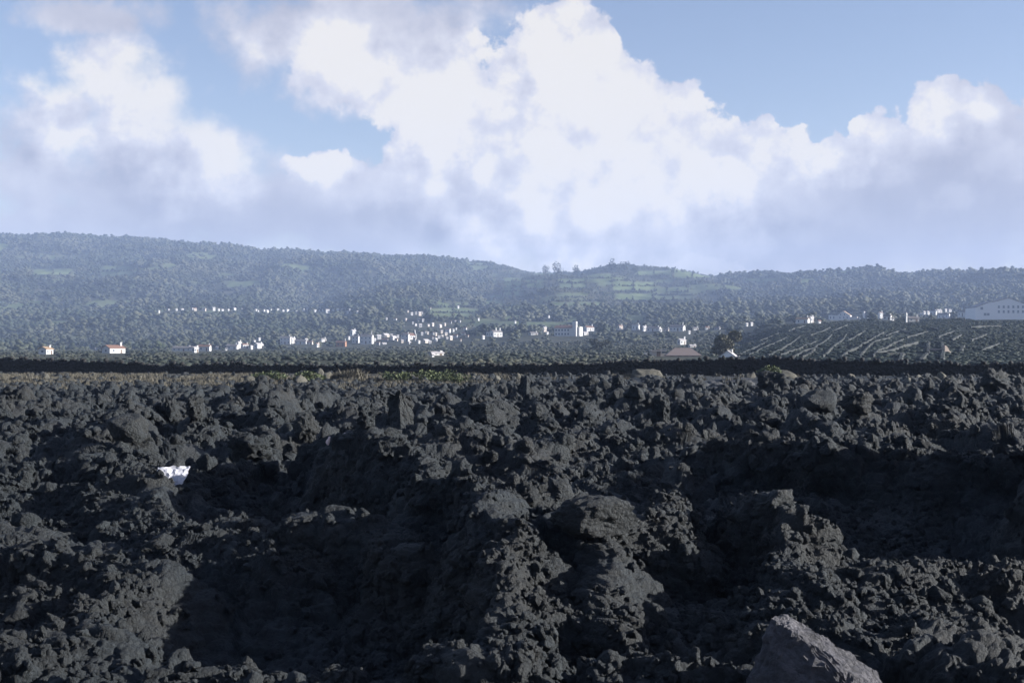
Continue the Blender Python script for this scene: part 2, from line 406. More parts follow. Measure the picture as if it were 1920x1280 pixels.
def ridge_raw(pts, kl, kr, X, Y):
    """crest polyline; height falls off by kl / kr per metre to its two sides"""
    best = np.full(X.shape, -9.0)
    P = [pix(*p) for p in pts]
    for A, B in zip(P[:-1], P[1:]):
        dx, dy = B[0] - A[0], B[1] - A[1]; L2 = dx * dx + dy * dy
        t_ = np.clip(((X - A[0]) * dx + (Y - A[1]) * dy) / L2, 0, 1)
        qx = X - (A[0] + t_ * dx); qy = Y - (A[1] + t_ * dy)
        d = np.sqrt(qx * qx + qy * qy); side = (dx * qy - dy * qx)
        sn = np.clip(side / (math.sqrt(L2) * d + 1e-6) * .8 + .5, 0, 1); k = kr + (kl - kr) * sn * sn * (3 - 2 * sn)
        z = A[2] + t_ * (B[2] - A[2]) - k * (np.sqrt(d * d + 0.03) - 0.17)
        best = np.maximum(best, z)
    return best

# crest lines: (photo x, photo y, metres out); kl = fall to the left of travel, kr = to the right
RIDGES = [
 ([(590, 835, 21), (640, 812, 19.5), (690, 800, 17.8), (760, 850, 16.0), (850, 908, 14.4), (920, 930, 13.0), (945, 975, 12.0), (945, 1060, 11.2), (935, 1150, 10.5)], 1.0, 2.0),
 ([(960, 935, 14.2), (1045, 905, 15.2), (1200, 905, 16.5), (1290, 890, 18.5)], 0.4, 0.9),
 ([(1030, 985, 12.9), (1110, 975, 12.6), (1190, 975, 12.6), (1250, 945, 13.4)], 0.5, 2.4),
 ([(1120, 990, 12.4), (1145, 1100, 11.3), (1120, 1170, 10.9)], 1.2, 2.2),
 ([(1290, 1010, 14.2), (1350, 980, 13.8), (1420, 930, 13.4), (1480, 970, 12.8), (1503, 1035, 12.0), (1492, 1095, 11.0), (1470, 1150, 10.3)], 0.9, 2.2),
 ([(1500, 1080, 11.6), (1620, 1052, 12.6), (1750, 1062, 12.6), (1850, 1078, 12.4), (2000, 1090, 12.5)], 0.9, 0.40),
 ([(1480, 1125, 10.4), (1600, 1150, 10.3), (1700, 1205, 9.7), (1830, 1235, 9.4)], 0.3, 0.6),
 ([(40, 880, 20.5), (180, 832, 20.5), (262, 872, 18.5), (275, 905, 16.9), (288, 960, 15.9), (400, 1000, 14.6), (525, 1000, 13.9), (548, 1030, 13.4)], 0.7, 0.55),
 ([(-60, 1020, 13.5), (110, 1030, 13.2), (235, 1060, 12.6), (170, 1160, 11.2), (20, 1230, 10.3)], 0.7, 0.8),
 ([(430, 958, 15.6), (490, 1000, 14.8)], 0.8, 1.2),
 ([(585, 972, 13.9), (630, 962, 13.9), (690, 978, 13.6), (785, 1015, 13.0)], 1.2, 1.6),
 ([(1390, 850, 19.4), (1550, 850, 18.4), (1700, 862, 17.8), (1885, 868, 17.4), (2150, 850, 17.4)], 0.10, 1.4),
 ([(2110, 690, 13.8), (2120, 655, 15.4), (2130, 690, 17.4)], 1.9, 2.2),  # unseen ridge past the right edge, placed to shade the right-hand hollow
 ([(980, 845, 22.5), (1100, 806, 26), (1190, 795, 28)], 0.3, 1.0),
 ([(400, 845, 24), (480, 828, 25), (590, 800, 28)], 0.4, 1.1),
 ([(740, 1280, 9.7), (870, 1238, 9.7), (960, 1250, 9.6), (1020, 1285, 9.5)], 0.8, 0.9),
 ([(300, 1255, 9.9), (480, 1262, 9.8), (660, 1250, 9.8)], 0.8, 0.9),
 ([(1190, 1275, 9.4), (1270, 1250, 9.4), (1380, 1240, 9.4), (1470, 1265, 9.2)], 0.8, 0.9),
 ([(120, 745, 55), (230, 735, 58), (330, 745, 55)], 0.2, 0.7),
 ([(1470, 720, 62), (1590, 728, 60), (1740, 735, 58), (1880, 722, 60)], 0.12, 0.5),
 ([(1000, 735, 60), (1180, 728, 66), (1400, 715, 80)], 0.15, 0.5),
 ([(1250, 870, 23), (1330, 850, 25), (1440, 820, 29), (1560, 812, 31)], 0.2, 1.0),
 ([(1600, 800, 33), (1750, 790, 36), (1900, 800, 34)], 0.15, 0.9),
 ([(700, 830, 24), (840, 812, 26), (920, 830, 24)], 0.2, 1.0),
 ([(90, 800, 28), (180, 775, 33), (300, 790, 31)], 0.2, 0.9),
]
# hollows: centre X, Y, radii, floor height at the centre, floor slope away from the viewer and to the right
PITS = [(-1.9, 12.4, 2.3, 2.5, -.16, .20, .12), (-3.7, 17.0, 2.0, 2.3, .10, .11, .05), (-5.7, 16.3, 1.1, 1.1, .28, .1, 0), (-4.3, 12.2, .8, .9, .0, .1, 0), (4.9, 15.6, 3.3, 1.9, .24, .17, 0),
        (.28, 12.0, .65, 1.5, -.1, .2, 0), (1.6, 12.2, 1.0, 2.2, -.18, .2, .05), (1.7, 9.9, 1.0, .8, -.1, .1, 0), (3.9, 10.7, .8, .5, 0, .1, 0),
        (-14, 46, 3.0, 3.0, -.1, 0, 0), (2.2, 22, 1.6, 1.4, .25, .1, 0), (-1.0, 20.0, 1.5, 1.3, .2, .1, 0), (7.0, 23, 2.2, 1.3, .3, .1, 0), (-8.6, 24.0, 1.3, 1.2, .3, .1, 0), (1.5, 30, 2.2, 2, .3, .05, 0), (-4.5, 31, 2.2, 2, .25, .05, 0), (8, 36, 3, 2, .2, .05, 0)] + [(float(rng.uniform(-.34, .36) * D_), D_, float(rng.uniform(.5, 1.3)), float(rng.uniform(.6, 1.6)), .18, .05, 0) for D_ in rng.uniform(20, 48, 22)]

def lava_warp(X, Y):
    w = 0.30
    return (X + w * gnoise(X / 1.1, Y / 1.1, 40) + 0.13 * gnoise(X / 0.38, Y / 0.38, 42), Y + w * gnoise(X / 1.1, Y / 1.1, 41) + 0.13 * gnoise(X / 0.38, Y / 0.38, 43))

def lava_base(X, Y):
    wx, wy = lava_warp(X, Y)
    far = np.clip((Y - 17) / 12, 0, 1) * (1 - .35 * np.clip((Y - 45) / 20, 0, 1))
    xpx = 960 + FPX * X / Y; calm = np.clip((Y - 38) / 25, 0, 1) * np.clip((1020 - xpx) / 250, 0, 1)
    z = np.interp(Y, [3, 9, 11, 13, 16, 20, 28, 45, 60, 75, 85, 98, 112], [-.5, -.12, .0, .2, .42, .62, .72, .45, .18, .04, .06, .26, .28]); sw = z; z = z + 0.08 * fbm(X / 9, Y / 9, 50, 3) + 0.16 * fbm(X / 2.2, Y / 2.2, 58, 3) + far * (1 - .8 * calm) * (1.0 * (np.abs(fbm(X / 2.6, Y / 5.0, 55, 3)) - .35))
    for cx, cy, rx, ry, zf, sy, sx in PITS:
        q = np.sqrt(((wx - cx) / rx) ** 2 + ((wy - cy) / ry) ** 2); q = np.clip((1.25 - q) / 0.6, 0, 1)
        q = q * q * (3 - 2 * q); z = z * (1 - q) + q * (zf + sy * (Y - cy) + sx * (X - cx) + .06 * gnoise(X / .7, Y / .7, 47))
    for pts, kl, kr in RIDGES:
        r_ = ridge_raw(pts, kl, kr, wx, wy); k = 0.10
        h_ = np.clip(0.5 + 0.5 * (r_ - z) / k, 0, 1); z = z * (1 - h_) + r_ * h_ + k * h_ * (1 - h_)
    verge = np.clip((Y - 80) / 18, 0, 1)
    return np.clip(sw + (z - sw) * (1 - 0.85 * verge), -1.6, 3)

def hash3(ix, iy, iz, seed):
    return hashu(ix + iz * 7919, iy - iz * 104729, seed)

def domes3(x, y, z, seed):
    """heaped rounded lumps in three dimensions, upper envelope of randomly sized balls"""
    ix = np.floor(x - .5); iy = np.floor(y - .5); iz = np.floor(z - .5); best = np.zeros_like(x)
    for a in (0, 1):
        for b in (0, 1):
            for c in (0, 1):
                cx, cy, cz = ix + a, iy + b, iz + c
                h1 = hash3(cx, cy, cz, seed); h2 = np.mod(h1 * 4096, 1); h3 = np.mod(h1 * 64, 1)
                r = 0.42 + 0.36 * np.mod(h1 * 1024.7, 1)
                d2 = ((x - cx - .5 - (h1 - .5) * .6) ** 2 + (y - cy - .5 - (h2 - .5) * .6) ** 2 + (z - cz - .5 - (h3 - .5) * .6) ** 2) / (r * r)
                best = np.maximum(best, np.sqrt(np.clip(1 - d2, 0, 1)) * r)
    return best

# rows follow the relief so that steep faces get as many points as flat ground
DD = np.concatenate([np.linspace(3.0, 8.0, 30, endpoint=False), np.linspace(8.0, 22.0, 420, endpoint=False), np.linspace(22.0, 50, 200, endpoint=False), np.linspace(50, 110.5, 120)])
Xd = sgrid[None, :] * WX(DD)[:, None]; Yd = np.repeat(DD[:, None], NS, 1)
Zd = lava_base(Xd, Yd)
dD = np.diff(DD)[:, None]; Dm = ((DD[1:] + DD[:-1]) / 2)[:, None]
wgt = np.sqrt((dD * FPX * 3.0 / Dm ** 2) ** 2 + (np.diff(Zd, axis=0) * FPX / Dm) ** 2) * np.where(Dm < 8, .15, 1.0) + dD * np.where(Dm < 8, 2.0, 2.2)
for _ in range(2):
    p = np.pad(wgt, ((0, 0), (5, 5)), 'edge'); wgt = sum(p[:, i:i + NS] for i in range(11)) / 11
    p = np.pad(wgt, ((3, 3), (0, 0)), 'edge'); wgt = sum(p[i:i + len(DD) - 1] for i in range(7)) / 7
cum = np.concatenate([np.zeros((1, NS)), np.cumsum(wgt, 0)]); cum /= cum[-1:]
qs = np.linspace(0, 1, NRL)
LY = np.stack([np.interp(qs, cum[:, j], DD) for j in range(NS)], 1)
LX = sgrid[None, :] * WX(LY)
LZ0 = lava_base(LX, LY)
def grid_normals(X, Y, Z):
    P = np.stack([X, Y, Z], -1); u = np.gradient(P, axis=1); v = np.gradient(P, axis=0)
    n = np.cross(u, v); return n / (np.linalg.norm(n, axis=-1, keepdims=True) + 1e-9)
nrm = grid_normals(LX, LY, LZ0)
for _ in range(2):
    for ax in (0, 1):
        p = np.pad(nrm, [(2, 2) if q == ax else (0, 0) for q in range(3)], 'edge'); nrm = sum((p[i:i + nrm.shape[0]] if ax == 0 else p[:, i:i + nrm.shape[1]]) for i in range(5))
nrm /= np.linalg.norm(nrm, axis=-1, keepdims=True) + 1e-9
spacing = 2 * WX(LY) / NS * 1.25
wx, wy = lava_warp(LX, LY); wz = LZ0 + .06 * gnoise(LX / .4, LY / .4, 46)
lump = np.zeros_like(LZ0); pitm = np.zeros_like(LZ0)
for cx, cy, rx, ry, zf, sy, sx in PITS: pitm = np.maximum(pitm, np.clip(1.3 - np.sqrt(((LX - cx) / rx) ** 2 + ((LY - cy) / ry) ** 2), 0, 1))
for cell, amp, sd in ((1.4, .34, 60), (0.6, .32, 63), (0.24, .44, 66), (0.11, .75, 69), (0.05, .95, 72)):
    ww = np.clip((cell * 0.55 - spacing) / (cell * 0.3), 0, 1); ok = ww > 0
    d = domes3((wx[ok] + 3.1 * sd) / cell, (wy[ok] - 1.7 * sd) / cell, (wz[ok] + sd) / cell, sd)
    gate = np.clip(.75 + .8 * fbm(LX[ok] / (cell * 6), LY[ok] / (cell * 6), sd + 300, 2), .65, 1.3)
    if cell > .5: gate = gate * (1 - .8 * pitm[ok])
    lump[ok] += ww[ok] * amp * cell * (d - 0.3) * gate
lump *= 1 - .6 * np.clip((LY - 38) / 25, 0, 1) * np.clip((1020 - 960 - FPX * LX / LY) / 250, 0, 1)
lump *= 1 - 0.85 * np.clip((LY - 72) / 18, 0, 1)
LPX, LPY, LPZ = LX + nrm[..., 0] * lump, LY + nrm[..., 1] * lump, LZ0 + nrm[..., 2] * lump

def lava_z(X, Y):
    X = np.atleast_1d(np.asarray(X, float)); Y = np.atleast_1d(np.asarray(Y, float)); out = np.empty(len(X))
    jj = np.clip(np.rint((X / WX(Y) + 1) / 2 * (NS - 1)).astype(int), 0, NS - 1)
    for i, (j, y) in enumerate(zip(jj, Y)): out[i] = np.interp(y, LY[:, j], LPZ[:, j])
    return out if len(out) > 1 else out[0]

def lava_hit(x, y, d0=8.5):
    D = np.exp(np.linspace(math.log(d0), math.log(104), 900)); z = lava_z((x - 960) / FPX * D, D)
    k = int(np.argmax(z >= H + (YH - y) / FPX * D)); return float(D[k]) if k else 100.0

me = mesh_np('lava_field', np.stack([LPX, LPY, LPZ], -1).reshape(-1, 3), grid_faces(NRL, NS), M['lava'], False)
LXP = 960 + FPX * LX / LY
earth = np.clip((LY - 74) / 18 + fbm(LX / 5, LY / 5, 80, 3) * .8, 0, 1) * np.clip((1020 - LXP + 120 * fbm(LX / 6, LY / 9, 83, 2)) / 120, 0, 1)
earth = np.maximum(earth, np.clip((LY - 100) / 4, 0, 1) * 0.8)
grav = np.clip(1.2 - ((LXP - 1375) / 62) ** 2 - ((LY - 82) / 22) ** 2, 0, 1)
a = me.attributes.new('earth', 'FLOAT', 'POINT'); a.data.foreach_set('value', earth.astype(np.float32).ravel())
a = me.attributes.new('gravel', 'FLOAT', 'POINT'); a.data.foreach_set('value', grav.astype(np.float32).ravel())
lava_field = tag(link('lava_field', me), kind='structure')

# ------------------------------------------------------------------ rocks
def ico(sub):
    bm_ = __import__('bmesh').new(); __import__('bmesh').ops.create_icosphere(bm_, subdivisions=sub, radius=1)
    V = np.array([v.co[:] for v in bm_.verts]); F = np.array([[v.index for v in f.verts] for f in bm_.faces]); bm_.free()
    return V, F
ICO = {k: ico(k) for k in (1, 2, 3, 4, 5)}

def rock_mesh(name, seed, sub=3, rough=0.30, cuts=5, clink=0.10, mat='rock', stretch=(1, 1, 1), smooth=False):
    V, F = ICO[sub]; V = V.copy(); r = np.random.default_rng(seed); off = Vector(r.uniform(-50, 50, 3))
    for _ in range(cuts):                                   # broken faces
        n = r.normal(size=3); n /= np.linalg.norm(n); d = r.uniform(0.45, 0.85)
        s = V @ n; V = V - np.where(s > d, s - d, 0)[:, None] * n * 0.9
    for i in range(len(V)):
        p = Vector(V[i]); q = p.normalized() if p.length > 0 else p
        a1 = mnoise.noise(p * 1.3 + off); a2 = abs(mnoise.noise(p * 3.1 + off)); a3 = mnoise.noise(p * 7 + off) if sub > 2 else 0
        a4 = (mnoise.voronoi(p * 4.5 + off)[0][0]) if sub > 2 else 0
        a5 = abs(mnoise.noise(p * 16 + off)) if sub > 3 else 0
        V[i] += np.array(q) * (rough * a1 + rough * 0.5 * a2 + clink * a3 - clink * 2.2 * (a4 - 0.3) + clink * 0.8 * a5)
    V *= np.array(stretch)
    return mesh_np(name, V, F, M[mat], smooth)

protos = [rock_mesh('lava_rock', 100 + i, 3, 0.42, 1 + i % 3, 0.17, stretch=(1, r1, r2), smooth=True) for i, (r1, r2) in
          enumerate([(0.8, .7), (1, .85), (.7, .6), (.9, 1.1), (.65, .9), (1, .6), (.85, .75), (.75, 1.2), (1, 1), (.6, .7)])]

def euler_rand(n):
    return rng.uniform(0, 2 * math.pi, (n, 3))

def scatter(name, pts, rot, scl, proto_objs, parent=None):
    """stuff: instances of whole little objects on real points"""
    n = len(pts)
    me = bpy.data.meshes.new(name); me.vertices.add(n); me.vertices.foreach_set('co', np.asarray(pts, np.float32).ravel())
    a = me.attributes.new('rot', 'FLOAT_VECTOR', 'POINT'); a.data.foreach_set('vector', np.asarray(rot, np.float32).ravel())
    a = me.attributes.new('scl', 'FLOAT_VECTOR', 'POINT'); a.data.foreach_set('vector', np.asarray(scl, np.float32).ravel())
    a = me.attributes.new('pick', 'INT', 'POINT'); a.data.foreach_set('value', rng.integers(0, len(proto_objs), n).astype(np.int32))
    me.update()
    ng = bpy.data.node_groups.new(name, 'GeometryNodeTree')
    ng.interface.new_socket('Geometry', in_out='INPUT', socket_type='NodeSocketGeometry')
    ng.interface.new_socket('Geometry', in_out='OUTPUT', socket_type='NodeSocketGeometry')
    N, L = ng.nodes, ng.links
    gi = N.new('NodeGroupInput'); go = N.new('NodeGroupOutput'); iop = N.new('GeometryNodeInstanceOnPoints')
    jn = N.new('GeometryNodeJoinGeometry')
    for p in proto_objs:
        oi = N.new('GeometryNodeObjectInfo'); oi.transform_space = 'ORIGINAL'; oi.inputs['Object'].default_value = p
        g2 = N.new('GeometryNodeGeometryToInstance'); L.new(oi.outputs['Geometry'], g2.inputs[0]); L.new(g2.outputs[0], jn.inputs[0])
    def attr(nm, typ):
        q = N.new('GeometryNodeInputNamedAttribute'); q.data_type = typ; q.inputs[0].default_value = nm
        return q.outputs[0]
    L.new(gi.outputs[0], iop.inputs['Points']); L.new(jn.outputs[0], iop.inputs['Instance'])
    iop.inputs['Pick Instance'].default_value = True
    L.new(attr('pick', 'INT'), iop.inputs['Instance Index'])
    er = N.new('FunctionNodeEulerToRotation'); L.new(attr('rot', 'FLOAT_VECTOR'), er.inputs[0]); L.new(er.outputs[0], iop.inputs['Rotation'])
    L.new(attr('scl', 'FLOAT_VECTOR'), iop.inputs['Scale'])
    L.new(iop.outputs[0], go.inputs[0])
    o = link(name, me, parent); md = o.modifiers.new('scatter', 'NODES'); md.node_group = ng
    return o

def view_xy(n, d0, d1, margin=1.3, pw=1.0):
    """random places of the lava field between d0 and d1 metres, dense in the strip the eye can reach"""
    D = (rng.uniform(d0 ** pw, d1 ** pw, n)) ** (1 / pw)
    X = rng.uniform(-1, 1, n) * (0.40 * D * margin + 1.2)
    X = np.clip(X, -(0.47 * D + 1.6), 0.47 * D + 1.6)
    return X, D

# big rocks one by one: 270 of them belong to the lava field
nbig = 0; proto_objs = []
def in_frame(X, D): return abs(960 + FPX * X / D - 960) < 940
cand = []
for d0, d1, n, r0, r1 in ((9.5, 20, 90, .07, .17), (20, 40, 110, .13, .32), (40, 85, 110, .17, .42)):
    X, D = view_xy(n, d0, d1, 1.0); R = r0 * (r1 / r0) ** (rng.random(n) ** 1.6)
    cand += list(zip(X, D, R))
for X, D, R in cand:
    if not in_frame(X, D) or nbig >= 275: continue
    z = float(lava_z(X, D))
    o = link('lava_rock', protos[nbig % len(protos)], lava_field, (X, D, z + R * 0.22), tuple(rng.uniform(0, 6.28, 3)),
             tuple(R * rng.uniform(0.8, 1.2, 3)))
    if nbig < len(protos): proto_objs.append(o)
    nbig += 1

area = np.linalg.norm(np.cross(np.gradient(np.stack([LPX, LPY, LPZ], -1), axis=1), np.gradient(np.stack([LPX, LPY, LPZ], -1), axis=0)), axis=-1)
def clinker(n, d0, d1, r0, r1, pw):
    w = area * (LY > d0) * (LY < d1) * LY ** pw * (np.abs(LXP - 960) < 1150)
    w = w * np.clip(.45 + gnoise(LX / 1.7, LY / 1.7, 91) + .6 * gnoise(LX / .6, LY / .6, 92), .02, 1.5) * (1 - np.clip((LY - 70) / 22, 0, .85))
    w = w * ~((np.abs(LXP - 1375) < 60) & (np.abs(LY - 82) < 18))
    cs = np.cumsum(w.ravel()); k = np.searchsorted(cs, rng.random(n) * cs[-1])
    R = r0 * (r1 / r0) ** (rng.random(n) ** 2.2)
    P = np.stack([LPX.ravel()[k], LPY.ravel()[k], LPZ.ravel()[k]], -1) + nrm.reshape(-1, 3)[k] * (R * .15)[:, None] + rng.normal(size=(n, 3)) * .01
    return P, R[:, None] * rng.uniform(0.7, 1.25, (n, 3))
parts = [clinker(42000, 7.0, 20, .010, .07, -.6), clinker(30000, 18, 48, .03, .17, -.5), clinker(20000, 42, 106, .09, .36, -.4)]
CP = np.concatenate([p[0] for p in parts]); CS = np.concatenate([p[1] for p in parts])
tag(scatter('clinker', CP, euler_rand(len(CP)), CS, proto_objs), kind='stuff')

# boulders that stand out one by one: (x, y centre, D, width px, height px, mesh options, label)
BOULD = [
 (1112, 968, 12.2, 172, 84, dict(seed=1, sub=5, rough=.16, cuts=3, clink=.06, stretch=(1, .8, 1)), 'rounded dark boulder with sunlit top capping the middle foreground hummock', 'rock'),
 (1530, 1222, 9.1, 280, 138, dict(seed=12, sub=5, rough=.22, cuts=9, clink=.05, wedge=True), 'pale lilac-grey angular boulder with a bright sloping face at lower right', 'pale_rock'),
 (236, 806, 25, 80, 62, dict(seed=3, sub=4, rough=.2, cuts=3, clink=.06), 'smooth rounded boulder on the upper left lava slope', 'rock'),
 (748, 772, 42, 62, 84, dict(seed=4, sub=4, rough=.2, cuts=8, clink=.08), 'tall dark block-shaped lava boulder standing left of centre', 'rock'),
 (984, 724, 76, 30, 42, dict(seed=5, sub=4, rough=.42, cuts=8, clink=.2), 'small pointed dark rock on the skyline of the lava, right of the green shrubs', 'rock'),
 (1100, 716, 78, 46, 32, dict(seed=6, sub=4, rough=.42, cuts=5, clink=.2), 'broad dark lump of lava just below the dark wall, left of centre right', 'rock'),
 (1158, 716, 80, 26, 34, dict(seed=7, sub=4, rough=.42, cuts=7, clink=.2), 'narrow upright rock left of the pale straw-coloured mound', 'rock'),
 (1236, 768, 45, 46, 62, dict(seed=8, sub=4, rough=.42, cuts=7, clink=.2), 'upright dark rock below the pale mound with one sunlit edge', 'rock'),
 (366, 768, 43, 34, 60, dict(seed=9, sub=4, rough=.42, cuts=6, clink=.2), 'upright sunlit rock pillar in the left middle distance', 'rock'),
 (320, 768, 44, 36, 56, dict(seed=22, sub=4, rough=.42, cuts=6, clink=.2), 'blunt rock pillar left of the upright sunlit one', 'rock'),
 (575, 800, 33, 62, 58, dict(seed=10, sub=4, rough=.42, cuts=6, clink=.2), 'hunched dark boulder above the big left shadow', 'rock'),
 (905, 776, 39, 60, 50, dict(seed=11, sub=4, rough=.42, cuts=6, clink=.2), 'dark boulder right of the tall block with a shadowed front', 'rock'),
 (1536, 752, 50, 66, 44, dict(seed=13, sub=4, rough=.2, cuts=4, clink=.05), 'rounded sloping boulder in the right middle distance', 'rock'),
 (1606, 756, 48, 70, 46, dict(seed=14, sub=4, rough=.42, cuts=5, clink=.2), 'jagged boulder just right of the rounded sloping one', 'rock'),
 (690, 782, 41, 44, 48, dict(seed=15, sub=4, rough=.42, cuts=6, clink=.2), 'squat dark rock left of the tall block', 'rock'),
 (1448, 716, 70, 62, 44, dict(seed=16, sub=4, rough=.42, cuts=5, clink=.2), 'dark hollowed outcrop below the right-hand green tuft', 'rock'),
 (1868, 712, 78, 60, 46, dict(seed=17, sub=4, rough=.42, cuts=6, clink=.2), 'big dark block at the right end of the lava below the wall', 'rock'),
 (470, 838, 25, 90, 62, dict(seed=18, sub=4, rough=.42, cuts=6, clink=.2), 'dark overhanging lump of lava behind the white plastic sheet', 'rock'),
 (1440, 790, 38, 60, 44, dict(seed=19, sub=4, rough=.42, cuts=6, clink=.2), 'lumpy boulder in the middle of the right lava slope', 'rock'),
 (985, 930, 14.5, 66, 66, dict(seed=20, sub=4, rough=.42, cuts=6, clink=.2), 'knobby lava block between the two central hummocks', 'rock'),
 (1435, 950, 13.1, 110, 70, dict(seed=21, sub=5, rough=.3, cuts=5, clink=.12), 'craggy crest of the right foreground hummock', 'rock'),
 (700, 830, 17.6, 130, 60, dict(seed=23, sub=5, rough=.3, cuts=5, clink=.1), 'dark prow of lava above the largest foreground shadow', 'rock'),
]
def wedge_mesh(mat='pale_rock', **kw):
    """slab lying on its edge: crest falling from upper left to lower right, broad face to the left"""
    bmesh = __import__('bmesh'); bm = bmesh.new()
    for a, b, c in [(-.62, -.35, -.75), (.55, -.7, -.85), (1.02, -.1, -.8), (-.55, .1, .95), (-.36, .3, 1.0), (-.30, -.1, .72), (.06, .25, .62), (.22, -.25, .18), (.52, .3, .18), (.98, .35, -.55), (.62, -.45, -.55), (-.9, .4, -.8), (.3, 1.0, -.8), (-.1, .9, .1)]:
        bm.verts.new((a, b, c))
    bmesh.ops.convex_hull(bm, input=list(bm.verts)); bmesh.ops.triangulate(bm, faces=bm.faces[:])
    for _ in range(4): bmesh.ops.subdivide_edges(bm, edges=bm.edges[:], cuts=1, use_grid_fill=True)
    bm.normal_update()
    for v in bm.verts:
        q = v.co + Vector((3, 7, 1)); v.co += v.normal * (.10 * mnoise.noise(q * 2.0) + .08 * mnoise.noise(q * 5) + .05 * abs(mnoise.noise(q * 11)) + .03 * mnoise.noise(q * 24))
    me = bpy.data.meshes.new('boulder'); bm.to_mesh(me); bm.free(); me.materials.append(M[mat]); return me
def block_mesh(seed, yaw=-38, taper=.8, mat='rock'):
    """upright broken block, broad side turned away from the sun"""
    bmesh = __import__('bmesh'); bm = bmesh.new(); bmesh.ops.create_cube(bm, size=2); r = np.random.default_rng(seed)
    for v in bm.verts:
        k = taper if v.co.z > 0 else 1; v.co = Vector((v.co.x * k * r.uniform(.6, 1.15), v.co.y * .75 * k * r.uniform(.6, 1.15), v.co.z * r.uniform(.55, 1.15)))
    for _ in range(4): bmesh.ops.subdivide_edges(bm, edges=bm.edges[:], cuts=1, use_grid_fill=True)
    bm.normal_update(); off = Vector(r.uniform(-9, 9, 3))
    for v in bm.verts:
        q = v.co + off; v.co += v.normal * (.40 * mnoise.noise(q * .9) + .26 * mnoise.noise(q * 2.2) + .16 * abs(mnoise.noise(q * 5)) - .16 * (mnoise.voronoi(q * 3.5)[0][0] - .4))
    bm.transform(Matrix.Rotation(math.radians(yaw), 4, 'Z'))
    me = bpy.data.meshes.new('boulder'); bm.to_mesh(me); bm.free(); me.materials.append(M[mat]); return me
for x, y, D, w, h, kw, lab, mt in BOULD:
    sx = w / FPX * D / 2; sz = h / FPX * D / 2
    me = wedge_mesh() if kw.pop('wedge', None) else block_mesh(kw['seed'], taper=.45 if 'pointed' in lab else .8) if any(q in lab for q in ('block-shaped', 'pointed dark', 'boulder right of the tall block', 'upright dark rock')) else rock_mesh('boulder', mat=mt, **kw)
    c = np.array([v.co[:] for v in me.vertices]); lo, hi = c.min(0), c.max(0); ext = (hi - lo) / 2; mid = (hi + lo) / 2
    P = pix(x, y, D)
    if D > 19:
        D1 = lava_hit(x, y + h * .42); sx *= D1 / D; sz *= D1 / D; D = D1; P = pix(x, y, D)
    sc_ = (sx / ext[0], 0.5 * (sx / ext[0] + sz / ext[2]), sz / ext[2])
    o = link('boulder', me, None, (P[0] - mid[0] * sc_[0], P[1] - mid[1] * sc_[1], P[2] - mid[2] * sc_[2]), None, sc_)
    g = float(lava_z(P[0], P[1])); bot = P[2] - sz
    if bot > g - 0.03:                                      # reach down to the ground
        add = bot - g + 0.06; o.scale.z *= (2 * sz + add) / (2 * sz); o.location.z -= add / 2
    tag(o, lab, 'boulder')

# ------------------------------------------------------------------ the dark dry-stone walls at the far edge of the lava
def stone_wall(label, x0, x1, D0, D1, tops, group='dark lava stone walls at the edge of the lava'):
    root = link('stone_wall', None, None, ((x0 + x1 - 1920) / 2 / FPX * (D0 + D1) / 2, (D0 + D1) / 2, -0.1))
    tag(root, label, 'wall', group)
    V, F = ICO[1]; VV = []; FF = []; n0 = 0
    Xa, Xb = (x0 - 960) / FPX * D0, (x1 - 960) / FPX * D1
    Lw = math.hypot(Xb - Xa, D1 - D0); nst = int(Lw / 0.34)
    core_t = []; core_b = []
    for i in range(nst + 1):
        f = i / nst; X = Xa + (Xb - Xa) * f; D = D0 + (D1 - D0) * f; xp = 960 + FPX * X / D
        top = H + (YH - np.interp(xp, tops[0], tops[1])) / FPX * D + rng.normal() * 0.05
        core_t.append((X, D, top)); z = -0.25
        while z < top - 0.05:
            hgt = rng.uniform(.24, .38)
            s = np.array([rng.uniform(.17, .25), rng.uniform(.28, .36), hgt * .62])
            R = np.array(Euler(tuple(rng.uniform(-.12, .12, 3))).to_matrix())
            P = (V * (1 + rng.uniform(-.22, .22, (len(V), 1))) * s) @ R.T + np.array([X + rng.uniform(-.08, .08), D + rng.uniform(-.05, .05), z + hgt / 2])
            VV.append(P - np.array(root.location)); FF.append(F + n0); n0 += len(V); z += hgt
    me = mesh_np('stones', np.concatenate(VV), np.concatenate(FF), M['wall_stone'])
    tag(link('stones', me, root), kind='stuff')
    cv = []; cf = []
    for i, (X, D, tp) in enumerate(core_t):
        for dy in (-.16, .16):
            cv += [(X - root.location.x, D + dy - root.location.y, -.6), (X - root.location.x, D + dy - root.location.y, tp + 0.02)]
        if i:
            k = (i - 1) * 4; q = i * 4
            cf += [(k, q, q + 1, k + 1), (k + 2, k + 3, q + 3, q + 2), (k + 1, q + 1, q + 3, k + 3)]
    link('rubble_core', mesh_np('rubble_core', cv, cf, M['wall_stone']), root)
stone_wall('tall smooth-topped dark stone wall at the far left edge of the lava', -170, 288, 120, 114, ([-170, 40, 180, 260, 288], [670, 674, 678, 681, 688]))
stone_wall('long dark stone wall running from the left gap across to the right edge', 280, 2120, 114, 99,
           ([270, 310, 420, 640, 900, 1100, 1300, 1450, 1600, 1750, 1900, 2120], [688, 684, 683, 685, 684, 682, 674, 671, 675, 681, 684, 684]))

